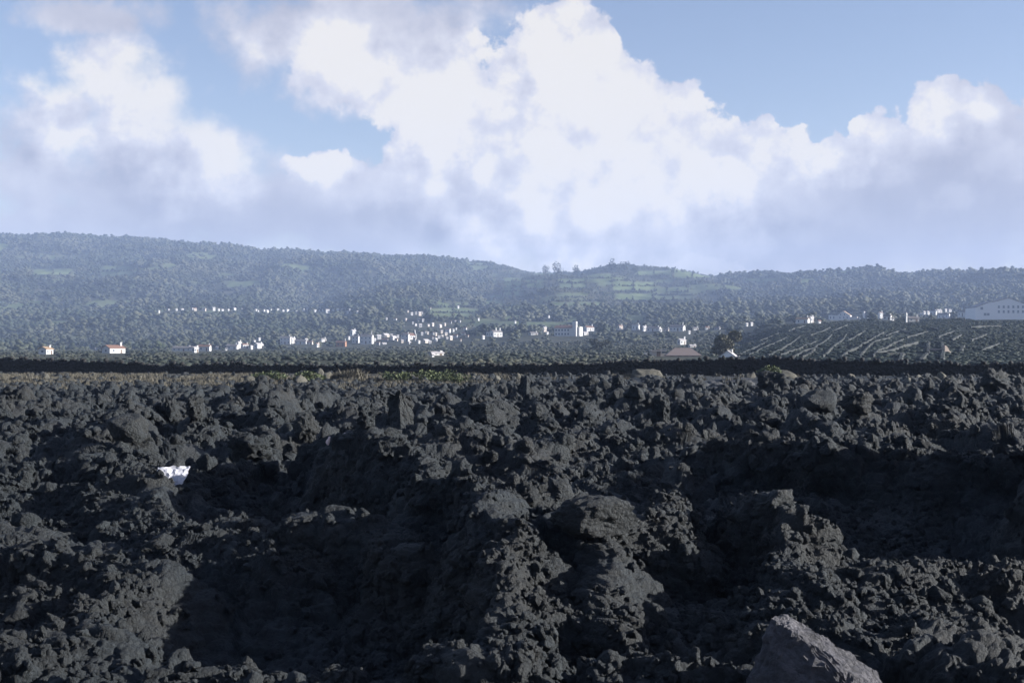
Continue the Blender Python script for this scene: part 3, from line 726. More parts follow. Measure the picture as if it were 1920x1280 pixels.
# ------------------------------------------------------------------ trees and scrub
def leaf_blob(V, F, n, c, r, seed, size):
    """a crown of many small tilted leaf clumps spread through an uneven volume"""
    r_ = np.random.default_rng(seed)
    lobes = [np.array(c) + r_.normal(size=3) * np.array(r) * 0.45 for _ in range(12)]
    for i in range(n):
        L_ = lobes[r_.integers(len(lobes))]; d = r_.normal(size=3); d /= np.linalg.norm(d)
        p = L_ + d * np.array(r) * 0.55 * r_.uniform(0.35, 1.0) ** 0.5
        a = r_.normal(size=3); a /= np.linalg.norm(a); b = np.cross(a, r_.normal(size=3)); b /= np.linalg.norm(b); e = np.cross(a, b)
        s = size * r_.uniform(.6, 1.3); k = len(V)
        V += [p + b * s, p + e * s * .7 + a * s * .25, p - b * s, p - e * s * .7 + a * s * .25]
        F += [(k, k + 1, k + 2), (k, k + 2, k + 3)]

def trunk_geo(h, r, seed, limbs=4):
    r_ = np.random.default_rng(seed); V = []; F = []
    def seg(p0, p1, r0, r1, n=6):
        p0, p1 = Vector(p0), Vector(p1); q = (p1 - p0).to_track_quat('Z', 'Y'); k = len(V)
        for p, rr in ((p0, r0), (p1, r1)):
            for j in range(n):
                v = Vector((math.cos(j / n * 6.283) * rr, math.sin(j / n * 6.283) * rr, 0)); v.rotate(q); V.append(np.array(p + v))
        for j in range(n): F.append((k + j, k + (j + 1) % n, k + n + (j + 1) % n, k + n + j))
    seg((0, 0, -.4), (0.05 * h, 0, h * .6), r, r * .6)
    for i in range(limbs):
        a = r_.uniform(0, 6.283); seg((0.04 * h, 0, h * r_.uniform(.35, .6)), (math.cos(a) * h * .3, math.sin(a) * h * .3, h * r_.uniform(.7, .9)), r * .45, r * .15)
    return V, F

def lone_tree(x, ybase, D, w, h, label, mat='forest', n=900, group=None, loc=None, low=.56):
    if loc is None:
        X = (x - 960) / FPX * D; z = float(far_z(np.array([X]), np.array([D]))[0])
    else: X, D, z = loc
    root = tag(link('tree', None, None, (X, D, z)), label, 'tree', group)
    V, F = trunk_geo(h, h * .04, int(x)); link('trunk', mesh_np('trunk', V, F, M['bark']), root)
    V, F = [], []; leaf_blob(V, F, n, (0, 0, h * low), (w * .42, w * .40, h * (.98 - low)), int(x) + 5, max(.22, w * .05))
    link('crown', mesh_np('crown', np.array(V), F, M[mat]), root)
    return root

def clump_proto(name, seed, mat, lobes, trunk=True, flat=1.0):
    """one little forest tree / bush, about one metre in radius, used over and over"""
    r_ = np.random.default_rng(seed); V, F = ICO[1]; VV = []; FF = []; k = 0
    for i in range(lobes):
        a = r_.uniform(0, 6.283); rr = r_.uniform(0, .75); s = r_.uniform(.28, .55)
        c = np.array([math.cos(a) * rr, math.sin(a) * rr, (0.45 + r_.uniform(0, 1.5) * (1 - rr * .55)) * flat])
        VV.append(V * s * (1 + r_.uniform(-.35, .35, (len(V), 1))) * np.array([1, 1, .9]) + c); FF.append(F + k); k += len(V)
    Vs = [tuple(v) for v in np.concatenate(VV)]; Fs = [tuple(f) for f in np.concatenate(FF)]
    me = mesh_np(name, Vs, Fs, M[mat], True); return bpy.data.objects.new(name, me)

forest_p = [clump_proto('forest_tree', 300 + i, 'forest', 9 + i % 3, flat=1.0 + .15 * (i % 3)) for i in range(6)]
scrub_p = [clump_proto('scrub_bush', 340 + i, 'scrub', 6, flat=.45) for i in range(4)]
vine_p = [clump_proto('vine_bush', 360 + i, 'vine', 5, flat=.35) for i in range(3)]

# houses: (photo x, base y, width px, height px, yaw deg, wall, roof, size class, label, group)
SUNYAW = 38
HOUSES = []
G_UP = 'tiny white houses in a row along the wooded slope'
for x, y, w, h in [(298, 587, 5, 6), (316, 582, 4, 4), (331, 583, 5, 5), (342, 582, 7, 4), (361, 582, 4, 7), (401, 583, 7, 9), (410, 583, 5, 5), (417, 583, 6, 4), (428, 583, 5, 4), (440, 582, 7, 6),
                   (454, 583, 4, 9), (480, 583, 5, 4), (484, 585, 4, 4), (495, 584, 5, 4), (501, 586, 7, 6), (508, 582, 4, 4), (521, 583, 6, 5), (531, 584, 5, 4), (539, 585, 8, 6), (556, 588, 4, 9),
                   (570, 584, 6, 6), (576, 582, 4, 6), (591, 585, 7, 5), (599, 584, 5, 4), (605, 584, 4, 6), (614, 587, 10, 8), (625, 584, 4, 4), (633, 583, 6, 6), (641, 583, 4, 8), (652, 588, 5, 7),
                   (656, 583, 4, 7), (670, 588, 5, 6)]:
    HOUSES.append((x, y, w, h, None, 'white', 'tile_pale', 0, 'tiny white house in the ' + ('left' if x < 445 else 'middle' if x < 560 else 'right') + ' stretch of the row along the wooded hillside', G_UP))
HOUSES.append((366, 583, 7, 7, None, 'cream', 'tile', 0, 'tiny pinkish house in the hillside row, left of the broader beige one', None))
HOUSES.append((383, 583, 9, 7, None, 'cream', 'tile_grey', 0, 'tiny broad beige house in the hillside row', None))
G_V = 'white village houses stepping up the slope round the church'
for x, y, w, h in [(725, 600, 4, 8), (741, 600, 8, 4), (761, 602, 5, 6), (765, 586, 4, 5), (772, 591, 6, 7), (780, 590, 5, 9), (787, 592, 8, 10), (791, 589, 5, 8), (774, 608, 4, 8), (785, 603, 8, 7), (793, 604, 5, 7),
                   (788, 614, 8, 8), (779, 611, 6, 5), (811, 612, 7, 8), (803, 612, 6, 5), (825, 614, 9, 7), (834, 611, 5, 8), (845, 607, 5, 7), (862, 605, 5, 6), (806, 580, 6, 5), (859, 579, 5, 6), (855, 605, 7, 5),
                   (802, 627, 5, 8), (791, 629, 6, 9), (797, 625, 5, 6), (817, 630, 6, 12), (812, 628, 5, 8), (828, 625, 6, 9), (840, 624, 13, 10), (850, 622, 5, 6), (855, 619, 4, 6), (872, 619, 9, 6),
                   (785, 644, 7, 7), (798, 643, 20, 8), (810, 636, 6, 7), (817, 640, 8, 8), (823, 634, 6, 6), (829, 634, 6, 8), (838, 636, 6, 5), (845, 638, 9, 11), (854, 634, 12, 8), (863, 640, 5, 10), (876, 633, 8, 6),
                   (777, 639, 6, 8), (754, 643, 6, 9), (743, 640, 8, 7), (734, 632, 6, 8), (746, 633, 5, 8), (738, 637, 14, 9), (710, 636, 12, 10), (723, 632, 18, 8), (722, 640, 16, 6), (709, 647, 9, 8), (720, 646, 12, 4), (702, 640, 8, 7),
                   (806, 644, 7, 6), (767, 645, 9, 6), (869, 628, 9, 6), (836, 629, 7, 7)]:
    if y < 596: lab, grp = 'small white house in the topmost cluster of the village, high above the church', 'white houses of the top cluster of the village'
    elif y < 616: lab, grp = 'small white house in the loose middle tier of the village, above the church', 'white houses of the middle tier of the village'
    elif x < 764: lab, grp = 'small white house packed in just left of the pointed white church', 'white houses left of the church'
    elif y >= 640: lab, grp = 'small white house along the lower edge of the village, right of the church', 'white houses along the lower edge of the village'
    else: lab, grp = 'small white house packed in just right of the pointed white church', 'white houses right of the church'
    HOUSES.append((x, y, w, h, None, 'white', 'tile' if (x * 7 + y) % 3 == 0 else 'tile_pale', 0, lab, grp))
SINGLE = [
 (86, 664, 26, 14, 60, 'white', 'tile_tan', 1, 'white gabled house with a long tan roof at the far left, above the wall'),
 (213, 662, 42, 15, 40, 'white', 'tile', 2, 'long white house with a shaded gable and end chimney on the left plain'),
 (180, 656, 6, 6, None, 'grey_wall', 'tile_grey', 0, 'tiny grey hut left of the long white house on the left plain'),
 (343, 658, 40, 9, 15, 'white', 'tile_grey', 1, 'long low bluish house left of the small bright gable'),
 (366, 661, 12, 11, 45, 'white', 'tile_pale', 1, 'small bright white gabled house in front of the low bluish ones'),
 (384, 658, 24, 12, 20, 'white', 'tile', 1, 'house with a shaded blue front and dull red roof right of the small bright gable'),
 (407, 655, 6, 7, None, 'white', 'tile_pale', 0, 'tiny white hut right of the dull red roof on the left'),
 (424, 657, 5, 6, None, 'white', 'tile_grey', 0, 'tiny white hut left of the long blue-shaded house on the left'),
 (436, 655, 22, 10, 15, 'white', 'tile_grey', 1, 'blue-shaded house left of the tall narrow white wall'),
 (448, 653, 10, 13, 50, 'white', 'tile_pale', 1, 'narrow tall white house among the left cluster'),
 (459, 653, 14, 9, 30, 'white', 'tile', 1, 'white house with reddish roof in the middle of the left cluster'),
 (471, 655, 8, 9, 50, 'white', 'tile_pale', 0, 'bright white little house at the foot of the left cluster'),
 (485, 653, 18, 10, 45, 'white', 'tile_pale', 1, 'white house at the right end of the left cluster'),
 (486, 639, 6, 7, 45, 'white', 'tile_pale', 0, 'small white house standing above the right end of the left cluster'),
 (477, 641, 6, 5, 45, 'white', 'tile_grey', 0, 'tiny house just left of the upper one of the left cluster'),
 (536, 645, 22, 15, 10, 'white', 'tile_grey', 1, 'two-storey blue-shaded house with dull olive roof, left of the village'),
 (549, 644, 10, 11, 40, 'white', 'tile_pale', 1, 'narrow pale house right of the dull olive roof'),
 (565, 645, 24, 9, 15, 'white', 'tile_grey', 1, 'long blue-shaded house with hipped grey roof left of the brick house'),
 (574, 641, 7, 8, 50, 'white', 'tile_pale', 0, 'small white end house beside the hipped grey roof'),
 (581, 646, 12, 7, 20, 'cream', 'tile', 1, 'little reddish roofed shed below the pale ridge, left of the brick house'),
 (595, 651, 8, 8, 50, 'white', 'tile', 1, 'small bright white house left of the brick house'),
 (606, 641, 12, 7, 30, 'white', 'tile_grey', 1, 'pale house behind and left of the brick house'),
 (640, 650, 20, 11, 12, 'brick', 'tile', 2, 'orange-brown house with plain walls in front of the village'),
 (662, 630, 12, 12, 50, 'white', 'tile_pale', 1, 'bright white house at the left top of the main village'),
 (667, 643, 14, 14, 15, 'white', 'tile_grey', 1, 'blue-shaded house between the brick house and the wide blue gable'),
 (654, 637, 6, 8, 50, 'white', 'tile_pale', 0, 'tiny white house right above the brick house'),
 (688, 645, 26, 18, 8, 'white', 'tile_grey', 2, 'wide blue-shaded gabled house at the left of the village'),
 (760, 640, 16, 15, 10, 'white', 'tile_grey', 1, 'blue-shaded block joined to the left of the church'),
 (818, 666, 28, 7, 30, 'white', 'tile_pale', 1, 'low white building with a slanting roof on the plain below the village'),
 (811, 669, 8, 8, 45, 'white', 'tile_pale', 0, 'small white hut at the foot of the slanting low white building'),
 (897, 602, 5, 9, 45, 'white', 'tile_pale', 0, 'lone small white house right of the village on the slope'),
 (906, 636, 7, 9, 45, 'white', 'tile_pale', 0, 'small white house left of the white house with two chimneys'),
 (930, 632, 24, 13, 36, 'white', 'tile_grey', 2, 'bright white house with two chimneys right of the village'),
 (917, 631, 10, 10, 12, 'white', 'tile_grey', 1, 'low shaded wing left of the white house with two chimneys'),
 (966, 606, 5, 6, 45, 'white', 'tile_grey', 0, 'tiny pale house on the slope above the white house with two chimneys'),
 (1000, 628, 18, 6, 30, 'grey_wall', 'tile_grey', 1, 'low grey building between the two largest white houses'),
 (1021, 622, 8, 9, 45, 'cream', 'tile_pale', 1, 'small cream house left of the large blue-shaded house'),
 (1026, 627, 6, 6, 45, 'white', 'tile_pale', 0, 'tiny white house at the left foot of the large blue-shaded house'),
 (1029, 596, 5, 7, 45, 'white', 'tile_grey', 0, 'tiny pale house up the slope above the large blue-shaded house'),
 (1104, 621, 20, 10, 36, 'white', 'tile', 2, 'two-tier white house right of the large blue-shaded house'),
 (1097, 628, 12, 6, 40, 'white', 'tile_pale', 1, 'low white annex in front of the two-tier white house'),
 (1163, 619, 10, 9, 40, 'cream', 'tile', 1, 'small pale gabled house right of the two-tier house'),
 (1192, 619, 15, 11, 20, 'white', 'tile_grey', 1, 'bluish white house left of the small white gable, centre right'),
 (1208, 621, 9, 10, 45, 'white', 'tile_pale', 1, 'small bright white gable in the centre right row'),
 (1226, 621, 28, 9, 10, 'white', 'tile_grey', 1, 'long blue-shaded house right of the small bright gable'),
 (1239, 622, 6, 13, 45, 'white', 'tile_pale', 0, 'narrow tall pale house at the right end of the long blue-shaded one'),
 (1249, 621, 12, 6, 20, 'cream', 'tile_grey', 1, 'low pale shed between the two long blue-shaded houses'),
 (1270, 621, 30, 12, 10, 'white', 'tile_grey', 2, 'long bluish house with grey roof, centre right row'),
 (1283, 620, 7, 11, 45, 'white', 'tile_pale', 0, 'narrow pale end house at the right of the long bluish house'),
 (1292, 626, 6, 9, 45, 'white', 'tile_pale', 0, 'tiny bright white hut below the centre right row'),
 (1304, 619, 11, 6, 25, 'white', 'tile_grey', 1, 'low whitish house at the left end of the long stone bank'),
 (1326, 618, 9, 6, 25, 'white', 'tile', 1, 'low house with a faded red roof on the long stone bank'),
 (1345, 618, 12, 5, 20, 'grey_wall', 'tile_grey', 1, 'low grey house at the right of the faded red roof'),
 (1400, 612, 7, 8, 45, 'white', 'tile_pale', 0, 'small white house left of its taller twin on the crest'),
 (1409, 611, 7, 9, 45, 'white', 'tile_pale', 0, 'small tall white house on the crest right of centre'),
 (1278, 646, 17, 11, 42, 'white', 'tile_pale', 2, 'small white gabled house alone in the dark fields above the brown roof'),
 (1298, 651, 14, 5, 30, 'white', 'tile_pale', 1, 'low white flat shed just above the right end of the brown roof'),
 (1505, 606, 26, 11, 10, 'white', 'tile_tan', 2, 'blue-shaded house with tan roof at the left of the crest'),
 (1521, 605, 10, 12, 50, 'white', 'tile_pale', 1, 'bright white slant-roofed house beside the tan roof on the crest'),
 (1536, 606, 8, 7, 45, 'white', 'tile', 0, 'small pinkish white house right of the slant-roofed one on the crest'),
 (1651, 598, 9, 13, 45, 'white', 'tile', 1, 'narrow bright white gable with a red left edge on the crest'),
 (1664, 600, 16, 10, 10, 'white', 'tile_grey', 1, 'blue-shaded house right of the narrow bright gable'),
 (1674, 601, 6, 14, 45, 'white', 'tile_grey', 0, 'narrow tall white house between two blue-shaded ones on the crest'),
 (1711, 603, 24, 10, 25, 'grey_wall', 'tile_grey', 2, 'low grey building right of the thin white tower on the crest'),
 (1728, 592, 8, 6, 45, 'white', 'tile_pale', 0, 'first of three little white houses on the crest above the vineyard'),
 (1733, 590, 6, 8, 45, 'white', 'tile_pale', 0, 'middle of the three little white houses on the crest above the vineyard'),
 (1740, 590, 8, 8, 45, 'white', 'tile_pale', 0, 'rightmost of the three little white houses on the crest above the vineyard'),
 (1750, 591, 13, 9, 10, 'white', 'tile_grey', 1, 'dim blue-shaded house right of the three little white ones'),
 (1760, 586, 12, 6, 40, 'white', 'tile_pale', 1, 'broad low white house behind the crest'),
 (1773, 585, 6, 8, 45, 'white', 'tile_pale', 0, 'small tall white house right of the broad low one'),
 (1781, 585, 9, 6, 40, 'white', 'tile_pale', 0, 'small white house at the right of the tall one behind the crest'),
 (1804, 581, 5, 7, 45, 'white', 'tile_pale', 0, 'topmost tiny white house left of the great gabled building'),
 (1770, 597, 22, 10, 10, 'white', 'tile_grey', 1, 'blue-shaded house in front of the broad low white one'),
 (1806, 594, 20, 12, 8, 'white', 'tile_grey', 2, 'blue-shaded gabled house left of the great gabled building'),
 (1823, 595, 8, 9, 40, 'cream', 'tile', 1, 'small pinkish house tucked against the great gabled building'),
]
for s in SINGLE: HOUSES.append(s + (None,))

def boxv(V, F, MI, x0, x1, y0, y1, z0, z1, mi):
    k = len(V); V += [(x0, y0, z0), (x1, y0, z0), (x1, y1, z0), (x0, y1, z0), (x0, y0, z1), (x1, y0, z1), (x1, y1, z1), (x0, y1, z1)]
    fs = [(0, 1, 5, 4), (1, 2, 6, 5), (2, 3, 7, 6), (3, 0, 4, 7), (4, 5, 6, 7), (3, 2, 1, 0)]
    F += [tuple(k + a for a in f) for f in fs]; MI += [mi] * 6

def gable_shell(w, d, hw, hr, sink=1.5):
    """walls with their gables, ridge along x"""
    V = [(-w/2, -d/2, -sink), (w/2, -d/2, -sink), (w/2, d/2, -sink), (-w/2, d/2, -sink), (-w/2, -d/2, hw), (w/2, -d/2, hw), (w/2, d/2, hw), (-w/2, d/2, hw),
         (-w/2, 0, hw + hr), (w/2, 0, hw + hr)]
    F = [(0, 1, 5, 4), (2, 3, 7, 6), (1, 2, 6, 9, 5), (3, 0, 4, 8, 7)]
    return V, F

def gable_roof(w, d, hw, hr, o=0.25, t=0.16):
    k = hr / (d / 2); e = hw - o * k + .06; W = w / 2 + o; Y = d / 2 + o
    V = [(-W, -Y, e), (W, -Y, e), (W, 0, hw + hr + .06), (-W, 0, hw + hr + .06), (-W, Y, e), (W, Y, e)]
    V += [(a, b, c + t) for a, b, c in V]
    F = [(0, 3, 2, 1), (3, 4, 5, 2), (6, 7, 8, 9), (9, 8, 11, 10), (0, 1, 7, 6), (4, 10, 11, 5), (0, 6, 9, 3), (3, 9, 10, 4), (1, 2, 8, 7), (2, 5, 11, 8)]
    return V, F

house_spots = []
def place(x, y): return ground_hit(x, y)

def house(x, y, w, h, yaw, wall, roof, cls, label, group):
    if cls == 0: h = min(h, w * 1.05 + 1)
    D, X, z = ground_hit(x, y)
    if yaw is None: yaw = (SUNYAW + ((int(x) * 37 + int(y) * 11) % 5 - 2) * 9) if (int(x) * 13 + int(y) * 7) % 3 or group == G_UP else -24
    elif yaw < 22: yaw = -16
    yw = math.radians(yaw); Wm = w / FPX * D; Hm = h / FPX * D
    dr = 0.62
    L = Wm / (abs(math.cos(yw)) + dr * abs(math.sin(yw))); dp = L * dr
    hr = min(Hm * .36, dp * .26); hw = Hm - hr - .1
    rx, ry = (x - 960) / FPX, 1; turn = math.atan2(rx, ry)
    house_spots.append((x, D, w if group != G_UP else w * .3 - 1.5))
    rz = yw - turn
    if cls == 0:
        L *= .8; dp *= .8; hw *= .8; wall = ('white', 'white', 'grey_wall', 'cream')[(int(x) * 5 + int(y) * 3) % 4] if group and group != G_UP else wall
        V, F = gable_shell(L, dp, hw, hr); MI = [0] * len(F); V2, F2 = gable_roof(L, dp, hw, hr); k = len(V)
        V += V2; F += [tuple(k + a for a in f) for f in F2]; MI += [1] * len(F2)
        nw = 2 if L > 5 else 1
        for i in range(nw):                                     # window openings on the long front
            cx = (i + .5) / nw * L - L / 2; boxv(V, F, MI, cx - .35, cx + .35, -dp / 2 - .03, -dp / 2 + .02, hw * .4, hw * .4 + min(.9, hw * .4), 2)
        o = link('house', mesh_np('house', V, F, [M[wall], M[roof], M['glass']], matidx=MI), None, (X, D, z), (0, 0, rz))
        tag(o, label, 'house', group); return
    root = tag(link('house', None, None, (X, D, z), (0, 0, rz)), label, 'house', group)
    V, F = gable_shell(L, dp, hw, hr); link('wall', mesh_np('wall', V, F, M[wall]), root)
    V, F = gable_roof(L, dp, hw, hr); rf = link('roof', mesh_np('roof', V, F, M[roof]), root)
    nw = max(2, min(5, int(L / 2.6))); st = 2 if hw > 4.4 else 1
    for s in range(st):
        for i in range(nw):
            cx = (i + .5) / nw * L - L / 2; z0 = s * hw / st + hw / st * .36; hh = hw / st * .40
            if s == 0 and i == nw // 2:
                V, F, MI = [], [], []; boxv(V, F, MI, cx - .45, cx + .45, -dp / 2 - .05, -dp / 2 + .02, 0, hw / st * .76, 0)
                link('door', mesh_np('door', V, F, M['door']), root); continue
            V, F, MI = [], [], []; boxv(V, F, MI, cx - .38, cx + .38, -dp / 2 - .04, -dp / 2 + .02, z0, z0 + hh, 0)
            link('window', mesh_np('window', V, F, M['glass']), root)
    for sx in (-1,):
        V, F, MI = [], [], []; boxv(V, F, MI, -L / 2 - .04, -L / 2 + .02, -.4, .4, hw * .38, hw * .72, 0); link('window', mesh_np('window', V, F, M['glass']), root)
    for cx in ((L * .36,) if cls == 1 else (L * .40, -L * .05 if 'two chimneys' in label else None)):
        if cx is None: continue
        ch = Hm * (.55 if cls == 2 else .3); V, F, MI = [], [], []
        boxv(V, F, MI, cx - .35, cx + .35, -.35 - dp * .1, .35 - dp * .1, hw, hw + hr + ch * .6, 0); boxv(V, F, MI, cx - .45, cx + .45, -.45 - dp * .1, .45 - dp * .1, hw + hr + ch * .6, hw + hr + ch * .6 + .2, 0)
        link('chimney', mesh_np('chimney', V, F, M['white']), rf)
    return root
for hh in HOUSES: house(*hh)

def part_box(name, parent, mat, *b):
    V, F, MI = [], [], []; boxv(V, F, MI, *b, 0); return link(name, mesh_np(name, V, F, M[mat]), parent)

# church with its pointed white front
D, X, z = ground_hit(769, 637); house_spots.append((769, D, 12)); m_ = D / FPX
ch = tag(link('church', None, None, (X, D, z), (0, 0, math.radians(32))), 'white church with a pointed bell gable in the middle of the village', 'church')
w_, h_ = 9.5 * m_, 13 * m_
V, F = gable_shell(w_ * 2.0, w_, h_ * .62, h_ * .3); link('nave_wall', mesh_np('nave_wall', V, F, M['white']), ch)
V, F = gable_roof(w_ * 2.0, w_, h_ * .62, h_ * .3); link('roof', mesh_np('roof', V, F, M['tile']), ch)
V = [(w_ * .98 + a, b * w_, c) for a in (0, .6) for b, c in ((-.56, -1.5), (.56, -1.5), (.56, h_ * .75), (.22, h_ * 1.0), (.12, h_ * 1.25), (0, h_ * 1.42), (-.12, h_ * 1.25), (-.22, h_ * 1.0), (-.56, h_ * .75))]
F = [tuple(range(8, -1, -1)), tuple(range(9, 18))] + [(i, (i + 1) % 9, 9 + (i + 1) % 9, 9 + i) for i in range(9)]
link('facade', mesh_np('facade', V, F, M['white']), ch)
part_box('door', ch, 'door', w_ * .98 + .58, w_ * .98 + .66, -.9, .9, 0, 3.0)
part_box('window', ch, 'glass', w_ * .98 + .58, w_ * .98 + .66, -.6, .6, h_ * .62, h_ * .78)
for sx in (-.6, 0, .5): part_box('window', ch, 'glass', w_ * sx - .4, w_ * sx + .4, -w_ / 2 - .05, -w_ / 2 + .02, h_ * .28, h_ * .45)

# the large house: long blue-shaded front, bright end wall with a white tower
D, X, z = ground_hit(1062, 630); house_spots.append((1062, D, 52)); m_ = D / FPX
R_ = tag(link('house', None, None, (X, D, z), (0, 0, math.radians(-24))), 'large house with long blue-shaded front, reddish roof and square white tower at one end', 'house')
L_, dp, hw, hr = 40 * m_, 22 * m_, 15 * m_, 5 * m_
V, F = gable_shell(L_, dp, hw, hr); link('wall', mesh_np('wall', V, F, M['white']), R_)
V, F = gable_roof(L_, dp, hw, hr); link('roof', mesh_np('roof', V, F, M['tile']), R_)
part_box('tower', R_, 'white', L_ * .5 - 3.2 * m_, L_ * .5 + 4 * m_, -dp * .5 - .4, -dp * .5 + 6 * m_, -1, 27 * m_)
part_box('annex', R_, 'white', L_ * .5 + .01, L_ * .5 + 9 * m_, -dp * .3, dp * .45, -1, 17 * m_)
for i in range(6):
    for s in range(2):
        cx = -L_ / 2 + (i + .6) / 6.6 * L_
        if i < 5: part_box('window', R_, 'glass', cx - .5, cx + .5, -dp / 2 - .05, -dp / 2 + .02, hw * (.14 + .48 * s), hw * (.38 + .48 * s))
part_box('window', R_, 'glass', L_ * .5 + 4 * m_ - .02, L_ * .5 + 4 * m_ + .05, -dp * .5 + 1.4 * m_, -dp * .5 + 3.6 * m_, 20 * m_, 24 * m_)

# the wide crest house with tan roof
D, X, z = ground_hit(1583, 600); house_spots.append((1583, D, 54)); m_ = D / FPX
R_ = tag(link('house', None, None, (X, D, z), (0, 0, math.radians(-24))), 'wide house with blue-shaded gable, tan roof and pale porch on the vineyard crest', 'house')
Rw, Rd = 24 * m_, 24 * m_
V, F = gable_shell(Rd, Rw, 8 * m_, 8 * m_); V = [(-b, a, c) for a, b, c in V]; link('wall', mesh_np('wall', V, F, M['white']), R_)
V, F = gable_roof(Rd, Rw, 8 * m_, 8 * m_); V = [(-b, a, c) for a, b, c in V]; link('roof', mesh_np('roof', V, F, M['tile_tan']), R_)
part_box('porch', R_, 'white', -Rw * 1.12, -Rw * .5 - .01, -Rd * .5, Rd * .1, -1, 9 * m_)
part_box('annex', R_, 'cream', Rw * .5 + .01, Rw * 1.02, -Rd * .4, Rd * .3, -1, 5.5 * m_)
for i, cx in enumerate((-.25, .05, .3)): part_box('window', R_, 'glass', cx * Rw - .4, cx * Rw + .4, -Rd / 2 - .05, -Rd / 2 + .02, 2.5 * m_, 5.5 * m_)
for cx in (-.2, .1): part_box('window', R_, 'glass', cx * Rw - .35, cx * Rw + .35, -Rd / 2 - .05, -Rd / 2 + .02, 8.5 * m_, 11 * m_)
for i in range(2): part_box('window', R_, 'glass', -Rw * (1.0 - .25 * i), -Rw * (1.0 - .25 * i) + .9, -Rd * .5 - .04, -Rd * .5 + .02, 2 * m_, 6 * m_)

# thin white towers on the crest
for x, y, w, h, lab in ((1699, 604, 4, 19, 'thin tall white tower on the vineyard crest, left of the low grey building'), (1620, 596, 4, 13, 'thin leaning-looking white tower right of the tan-roofed crest house')):
    D, X, z = ground_hit(x, y); m_ = D / FPX; house_spots.append((x, D, w))
    R_ = tag(link('tower', None, None, (X, D, z), (0, 0, math.radians(40))), lab, 'tower'); hw = w * m_ / 2 * .75
    part_box('shaft', R_, 'white', -hw, hw, -hw, hw, -1, h * m_ * .86)
    V = [(-hw * 1.2, -hw * 1.2, h * m_ * .861), (hw * 1.2, -hw * 1.2, h * m_ * .861), (hw * 1.2, hw * 1.2, h * m_ * .861), (-hw * 1.2, hw * 1.2, h * m_ * .861), (0, 0, h * m_)]
    link('cap', mesh_np('cap', V, [(0, 1, 4), (1, 2, 4), (2, 3, 4), (3, 0, 4), (3, 2, 1, 0)], M['tile_pale']), R_)
    part_box('window', R_, 'glass', -hw * .35, hw * .35, -hw - .04, -hw + .02, h * m_ * .6, h * m_ * .72)
# low white garden wall on the crest
def low_wall(pts, label, mat, hgt, thick, group=None, name='wall', cat='wall', seg=1.2, jit=.12):
    P = [ground_hit(*p) for p in pts]; V = []; F = []; prev = None
    for (D0, X0, z0), (D1, X1, z1) in zip(P[:-1], P[1:]):
        n = max(2, int(math.hypot(X1 - X0, D1 - D0) / seg))
        for i in range(n + (1 if (D1, X1, z1) == P[-1] else 0)):
            f = i / n; X = X0 + (X1 - X0) * f + rng.normal() * .1; D = D0 + (D1 - D0) * f
            z = float(far_z(np.array([X]), np.array([D]))[0]); dx, dy = X1 - X0, D1 - D0; l = math.hypot(dx, dy); nx, ny = -dy / l * thick / 2, dx / l * thick / 2
            t_ = hgt * (1 + rng.uniform(-jit, jit) * 2); k = len(V)
            V += [(X + nx, D + ny, z - .8), (X - nx, D - ny, z - .8), (X - nx * .7, D - ny * .7, z + t_), (X + nx * .7, D + ny * .7, z + t_)]
            if k: F += [(k - 4 + a, k - 4 + (a + 1) % 4, k + (a + 1) % 4, k + a) for a in range(4)]
    F += [(3, 2, 1, 0), (len(V) - 4, len(V) - 3, len(V) - 2, len(V) - 1)]
    o0 = Vector((P[0][1], P[0][0], P[0][2])); V = [tuple(Vector(v) - o0) for v in V]
    return tag(link(name, mesh_np(name, V, F, M[mat]), None, o0), label, cat, group)
low_wall([(1612, 598), (1632, 599), (1648, 599)], 'low white garden wall between the tan-roofed house and the narrow gable', 'white', 2.0, .4, name='garden_wall')

# the great gabled building at the right
D, X, z = ground_hit(1872, 599); m_ = D / FPX; house_spots.append((1872, D, 90))
R_ = tag(link('hall', None, None, (X, D, z), (0, 0, math.radians(-6))), 'great pale hall with stepped gable and window rows at the right end of the crest', 'hall')
gw, gh, gd = 62 * m_, 40 * m_, 70 * m_
prof_ = [(-.70, -2), (.95, -2), (.95, gh * .58), (.30, gh * .98), (.22, gh * .98), (-.20, gh * .80), (-.24, gh * .84), (-.30, gh * .80), (-.70, gh * .56)]
V = [(a * gw, s, c) for s in (-2, gd) for a, c in prof_]; n = len(prof_)
F = [tuple(range(n)), tuple(range(2 * n - 1, n - 1, -1)), (0, n, n + 1, 1), (1, n + 1, n + 2, 2), (n - 1, 2 * n - 1, n, 0)]
link('wall', mesh_np('wall', V, F, M['hall_white']), R_)
V = []; F = []
for i in range(2, n - 1):
    for s in (-2.2, gd + .2):
        for e in (.02, .22): V.append((prof_[i][0] * gw, s, prof_[i][1] + e)); 
    V_ = len(V)
    for s in (-2.2, gd + .2):
        for e in (.02, .22): V.append((prof_[i + 1][0] * gw, s, prof_[i + 1][1] + e))
    k = V_ - 4; F += [(k + 1, k + 3, k + 7, k + 5), (k, k + 4, k + 6, k + 2), (k, k + 1, k + 5, k + 4), (k + 2, k + 6, k + 7, k + 3)]
link('roof', mesh_np('roof', V, F, M['tile_pale']), R_)
for r_ in range(2):
    for i in range(6): part_box('window', R_, 'dim_window', (-.02 + .14 * i) * gw - .45, (-.02 + .14 * i) * gw + .45, -2.05, -1.96, gh * (.30 + .22 * r_), gh * (.30 + .22 * r_) + 1.3)
for cx, cz in ((-.52, .46), (-.42, .18), (-.33, .18)): part_box('window', R_, 'dim_window', cx * gw - .6, cx * gw + .6, -2.05, -1.96, gh * cz, gh * cz + 1.2)

